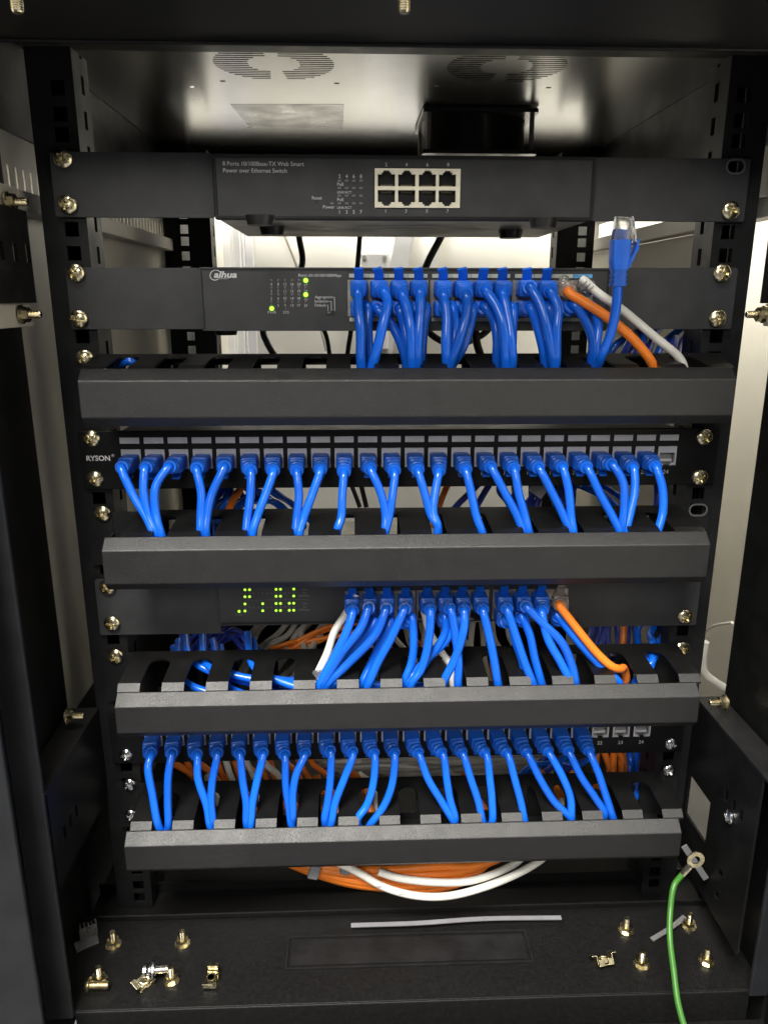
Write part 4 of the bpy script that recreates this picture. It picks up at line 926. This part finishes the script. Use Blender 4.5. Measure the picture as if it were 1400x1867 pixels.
# coil under the lowest manager
for k in range(16):
    a = (k % 8)/7; b = k//8; d = random.uniform(-3, 3); e = -.034+.010*b+random.uniform(-.002, .002)
    cable([at(505+6*a, 1560+8*a, e+.012), at(560+8*a, 1577+12*a+d, e+.004), at(640, 1588+22*a+d, e), at(720, 1586+34*a, e), at(800, 1582+38*a+d, e), at(860-10*b, 1580+20*a, e+.004), at(905-10*a, 1568, e+.010), at(930, 1550, e+.018)],
          .0034, 'orange', 'orange cable in the coil hanging under the lowest cable manager', 'orange coil under the lowest cable manager')
cable([at(560, 1550, -.044), at(645, 1587, -.046), at(700, 1618, -.047), at(760, 1634, -.047), at(820, 1634, -.047), at(900, 1612, -.044), at(965, 1582, -.036), at(1010, 1550, -.02)], .0031, 'white', 'white printed cable hanging lowest in front of the orange coil')
cable([at(690, 1590, -.042), at(725, 1601, -.043), at(790, 1609, -.045), at(850, 1608, -.043), at(900, 1594, -.038), at(940, 1574, -.028), at(965, 1550, -.02)], .0031, 'white', 'white cable just above the lowest one in the coil under the cable manager')
for px, py, tl, lb in ((573, 1588, .25, 'white tie around the left end of the orange coil'), (632, 1580, .4, 'white tie on top of the orange coil, near its middle')):
    bm = B(); p = at(px, py, -.038); box(bm, p.x-.0045, p.x+.0045, p.y-.006, p.y-.001, p.z-.0045, p.z+.0085, Matrix.Rotation(tl, 3, 'Y')); tag(finish('cable_tie', bm, 'tie', bevel=.0015), lb, 'cable tie')
# print along the white cable
bm = B()
for px, py, s in ((735, 1630, 'CAT6'), (690, 1618, 'UTP'), (782, 1634, 'PVC')):
    text(bm, s, at(px, py+2, -.0508), h=.0020)
o = finish('cable_print', bm, 'darkink'); o.parent = next(x for x in COL.objects if x.get('label', '').startswith('white printed cable'))
# white cables outside on the right
cable([sd(1275, 1160, .276), sd(1300, 1142, .276), sd(1335, 1135, .276)], .0012, 'greyj', 'thin grey wire curving between the right rail and the corner post')
cable([at(1285, 1170, .16), at(1281, 1195, .16), at(1283, 1225, .16), at(1305, 1245, .16), at(1335, 1262, .16)], .0045, 'white', 'white cable bending out beside the right rail above the lower side brace')

# ================================================================== LOOSE THINGS
FZ = -.5303
def strip(name, pts, w_, m, label, cat, lift=.0006):
    bm = B(); sweep(bm, catmull(pts, 6), lambda u: (w_/2, .0006, 1), 8, Vector((0, 0, 1))); return tag(finish(name, bm, m), label, cat)
strip('cable_tie', [fl(640, 1688, -.526), fl(760, 1684, -.525), fl(880, 1676, -.5255), fl(1023, 1674, -.526)], .0042, 'tie', 'long pale cable tie lying on the tray behind the rectangular plate', 'cable tie')
strip('cable_tie', [fl(1188, 1714, -.529), fl(1222, 1693, -.527), fl(1248, 1672, -.525)], .0040, 'ledoff', 'short grey cable tie piece leaning on a bolt at the right of the tray', 'cable tie')
a = at(1247, 1543, -.06); b = at(1287, 1603, -.06)
bm = B(); sweep(bm, [a, a.lerp(b, .5), b], lambda u: (.0025, .0006, 1), 8, Vector((0, -1, 0))); tag(finish('cable_tie', bm, 'ledoff'), 'dark grey cable tie piece right behind the brass ring of the green wire', 'cable tie')
# ground wire with ring terminal
t = thing('ground_wire', 'green ground wire with a brass ring terminal on its raised end', 'ground wire', at(1250, 1867, -.10))
Yg = -.088; rc = at(1268, 1568, Yg)
bm = B(); pts = [rc+Vector((.0048*math.cos(2*PI*k/32), 0, .0050*math.sin(2*PI*k/32))) for k in range(32)]
plate(bm, [(rc.x+.0068*math.cos(2*PI*k/32), rc.z+.0070*math.sin(2*PI*k/32)) for k in range(32)], [[(rc.x+.0034*math.cos(2*PI*k/24), rc.z+.0036*math.sin(2*PI*k/24)) for k in range(24)]], Yg-.0006, Yg+.0006)
q = at(1243, 1596, Yg); sweep(bm, [at(1258, 1579, Yg), at(1250, 1588, Yg), q], lambda u: (.0026-.0006*u, .0016+.0004*u, .3), 10)
finish('ring_terminal', bm, 'brass', t)
bm = B(); tube(bm, [q, at(1229, 1615, Yg-.006), at(1222, 1660, Yg-.016), at(1221, 1710, Yg-.030), at(1228, 1770, Yg-.045), at(1236, 1830, Yg-.060), at(1250, 1880, Yg-.072), at(1262, 1910, Yg-.078)], .0022, 8); finish('wire', bm, 'green', t, True)
# cage nuts
def cage_nut(px, py, rz, label, dark=False, tilt=0):
    p = fl(px, py, FZ); t = thing('cage_nut', label, 'cage nut', p, 'loose cage nuts on the tray'); m = 'brass'
    rot = Matrix.Rotation(rz, 3, 'Z') @ Matrix.Rotation(tilt, 3, 'X')
    bm = B(); vs = []
    vs += box(bm, -.0052, .0052, -.0040, .0040, .0026, .0058)
    lathe(bm, [(.0058, .0042), (.0064, .0042), (.0064, .0028), (.0045, .0024)], 16, (0, 0, 0), 'Z')
    bmesh.ops.rotate(bm, verts=bm.verts, cent=(0, 0, 0), matrix=rot); bmesh.ops.translate(bm, verts=bm.verts, vec=p); finish('nut', bm, m, t, bevel=.0004)
    bm = B()
    box(bm, -.0064, .0064, -.0048, .0048, .0012, .0020)
    for s_ in (-1, 1):
        box(bm, s_*.0064-.0004, s_*.0064+.0004, -.0040, .0040, .0021, .0085); box(bm, s_*.0085-.0020, s_*.0085+.0016, -.0040, .0040, .0086, .0093)
        box(bm, s_*.0040-.0022, s_*.0040+.0022, -.0056, -.0049, .0012, .0060)
    bmesh.ops.rotate(bm, verts=bm.verts, cent=(0, 0, 0), matrix=rot); bmesh.ops.translate(bm, verts=bm.verts, vec=p); finish('spring_cage', bm, m, t, bevel=.0002)
cage_nut(385, 1793, 1.5, 'golden cage nut lying on the tray, rightmost of the left-hand hardware')
cage_nut(262, 1795, .9, 'golden cage nut lying under the horizontal screw with washer', tilt=.3)
cage_nut(1102, 1762, .2, 'silvery cage nut on the tray left of the right-hand caster bolts', tilt=-.6)
def loose_screw(p, rz, label, m, washer):
    t = thing('loose_screw', label, 'screw', p)
    def place(bm): bmesh.ops.rotate(bm, verts=bm.verts, cent=(0, 0, 0), matrix=Matrix.Rotation(rz, 3, 'Z')); bmesh.ops.translate(bm, verts=bm.verts, vec=p)
    bm = B(); pr = [(.002, .0028)]
    for k in range(14): pr += [(.0024+k*.001, .0029), (.0029+k*.001, .0025)]
    lathe(bm, pr, 16, axis='X'); place(bm); finish('shank', bm, m, t, True)
    bm = B(); lathe(bm, [(-.0016, .003), (-.001, .0052), (.0008, .0058), (.0014, .0058)], 24, axis='X'); place(bm); finish('head', bm, m, t, True)
    if washer:
        bm = B(); lathe(bm, [(.0030, .0068), (.0042, .0068)], 24, axis='X'); lathe(bm, [(-.0040, .005), (-.0018, .005)], 24, axis='X'); place(bm); finish('washer', bm, 'zinc', t)
loose_screw(fl(160, 1797, FZ+.0058)+Vector((0, 0, 0)), -.03, 'golden screw lying on its side, far left of the tray', 'brass', False)
loose_screw(fl(272, 1770, FZ+.0105), .05, 'silvery screw with washer resting on a cage nut at the left', 'zinc', True)
# clear plastic clip
p = fl(158, 1722, FZ); t = thing('cable_clip', 'clear plastic comb-like clip lying at the left end of the tray', 'clip', p)
bm = B(); Rz = Matrix.Rotation(.5, 3, 'Z')
box(bm, -.009, .009, -.006, .004, .0004, .0022); box(bm, -.004, .010, .004, .0055, .0004, .012)
for k in range(5): box(bm, -.003+k*.003, -.0018+k*.003, .0056, .0105, .006, .0125)
bmesh.ops.rotate(bm, verts=bm.verts, cent=(0, 0, 0), matrix=Rz); bmesh.ops.translate(bm, verts=bm.verts, vec=p); finish('clip_body', bm, 'frost', t, bevel=.0005)
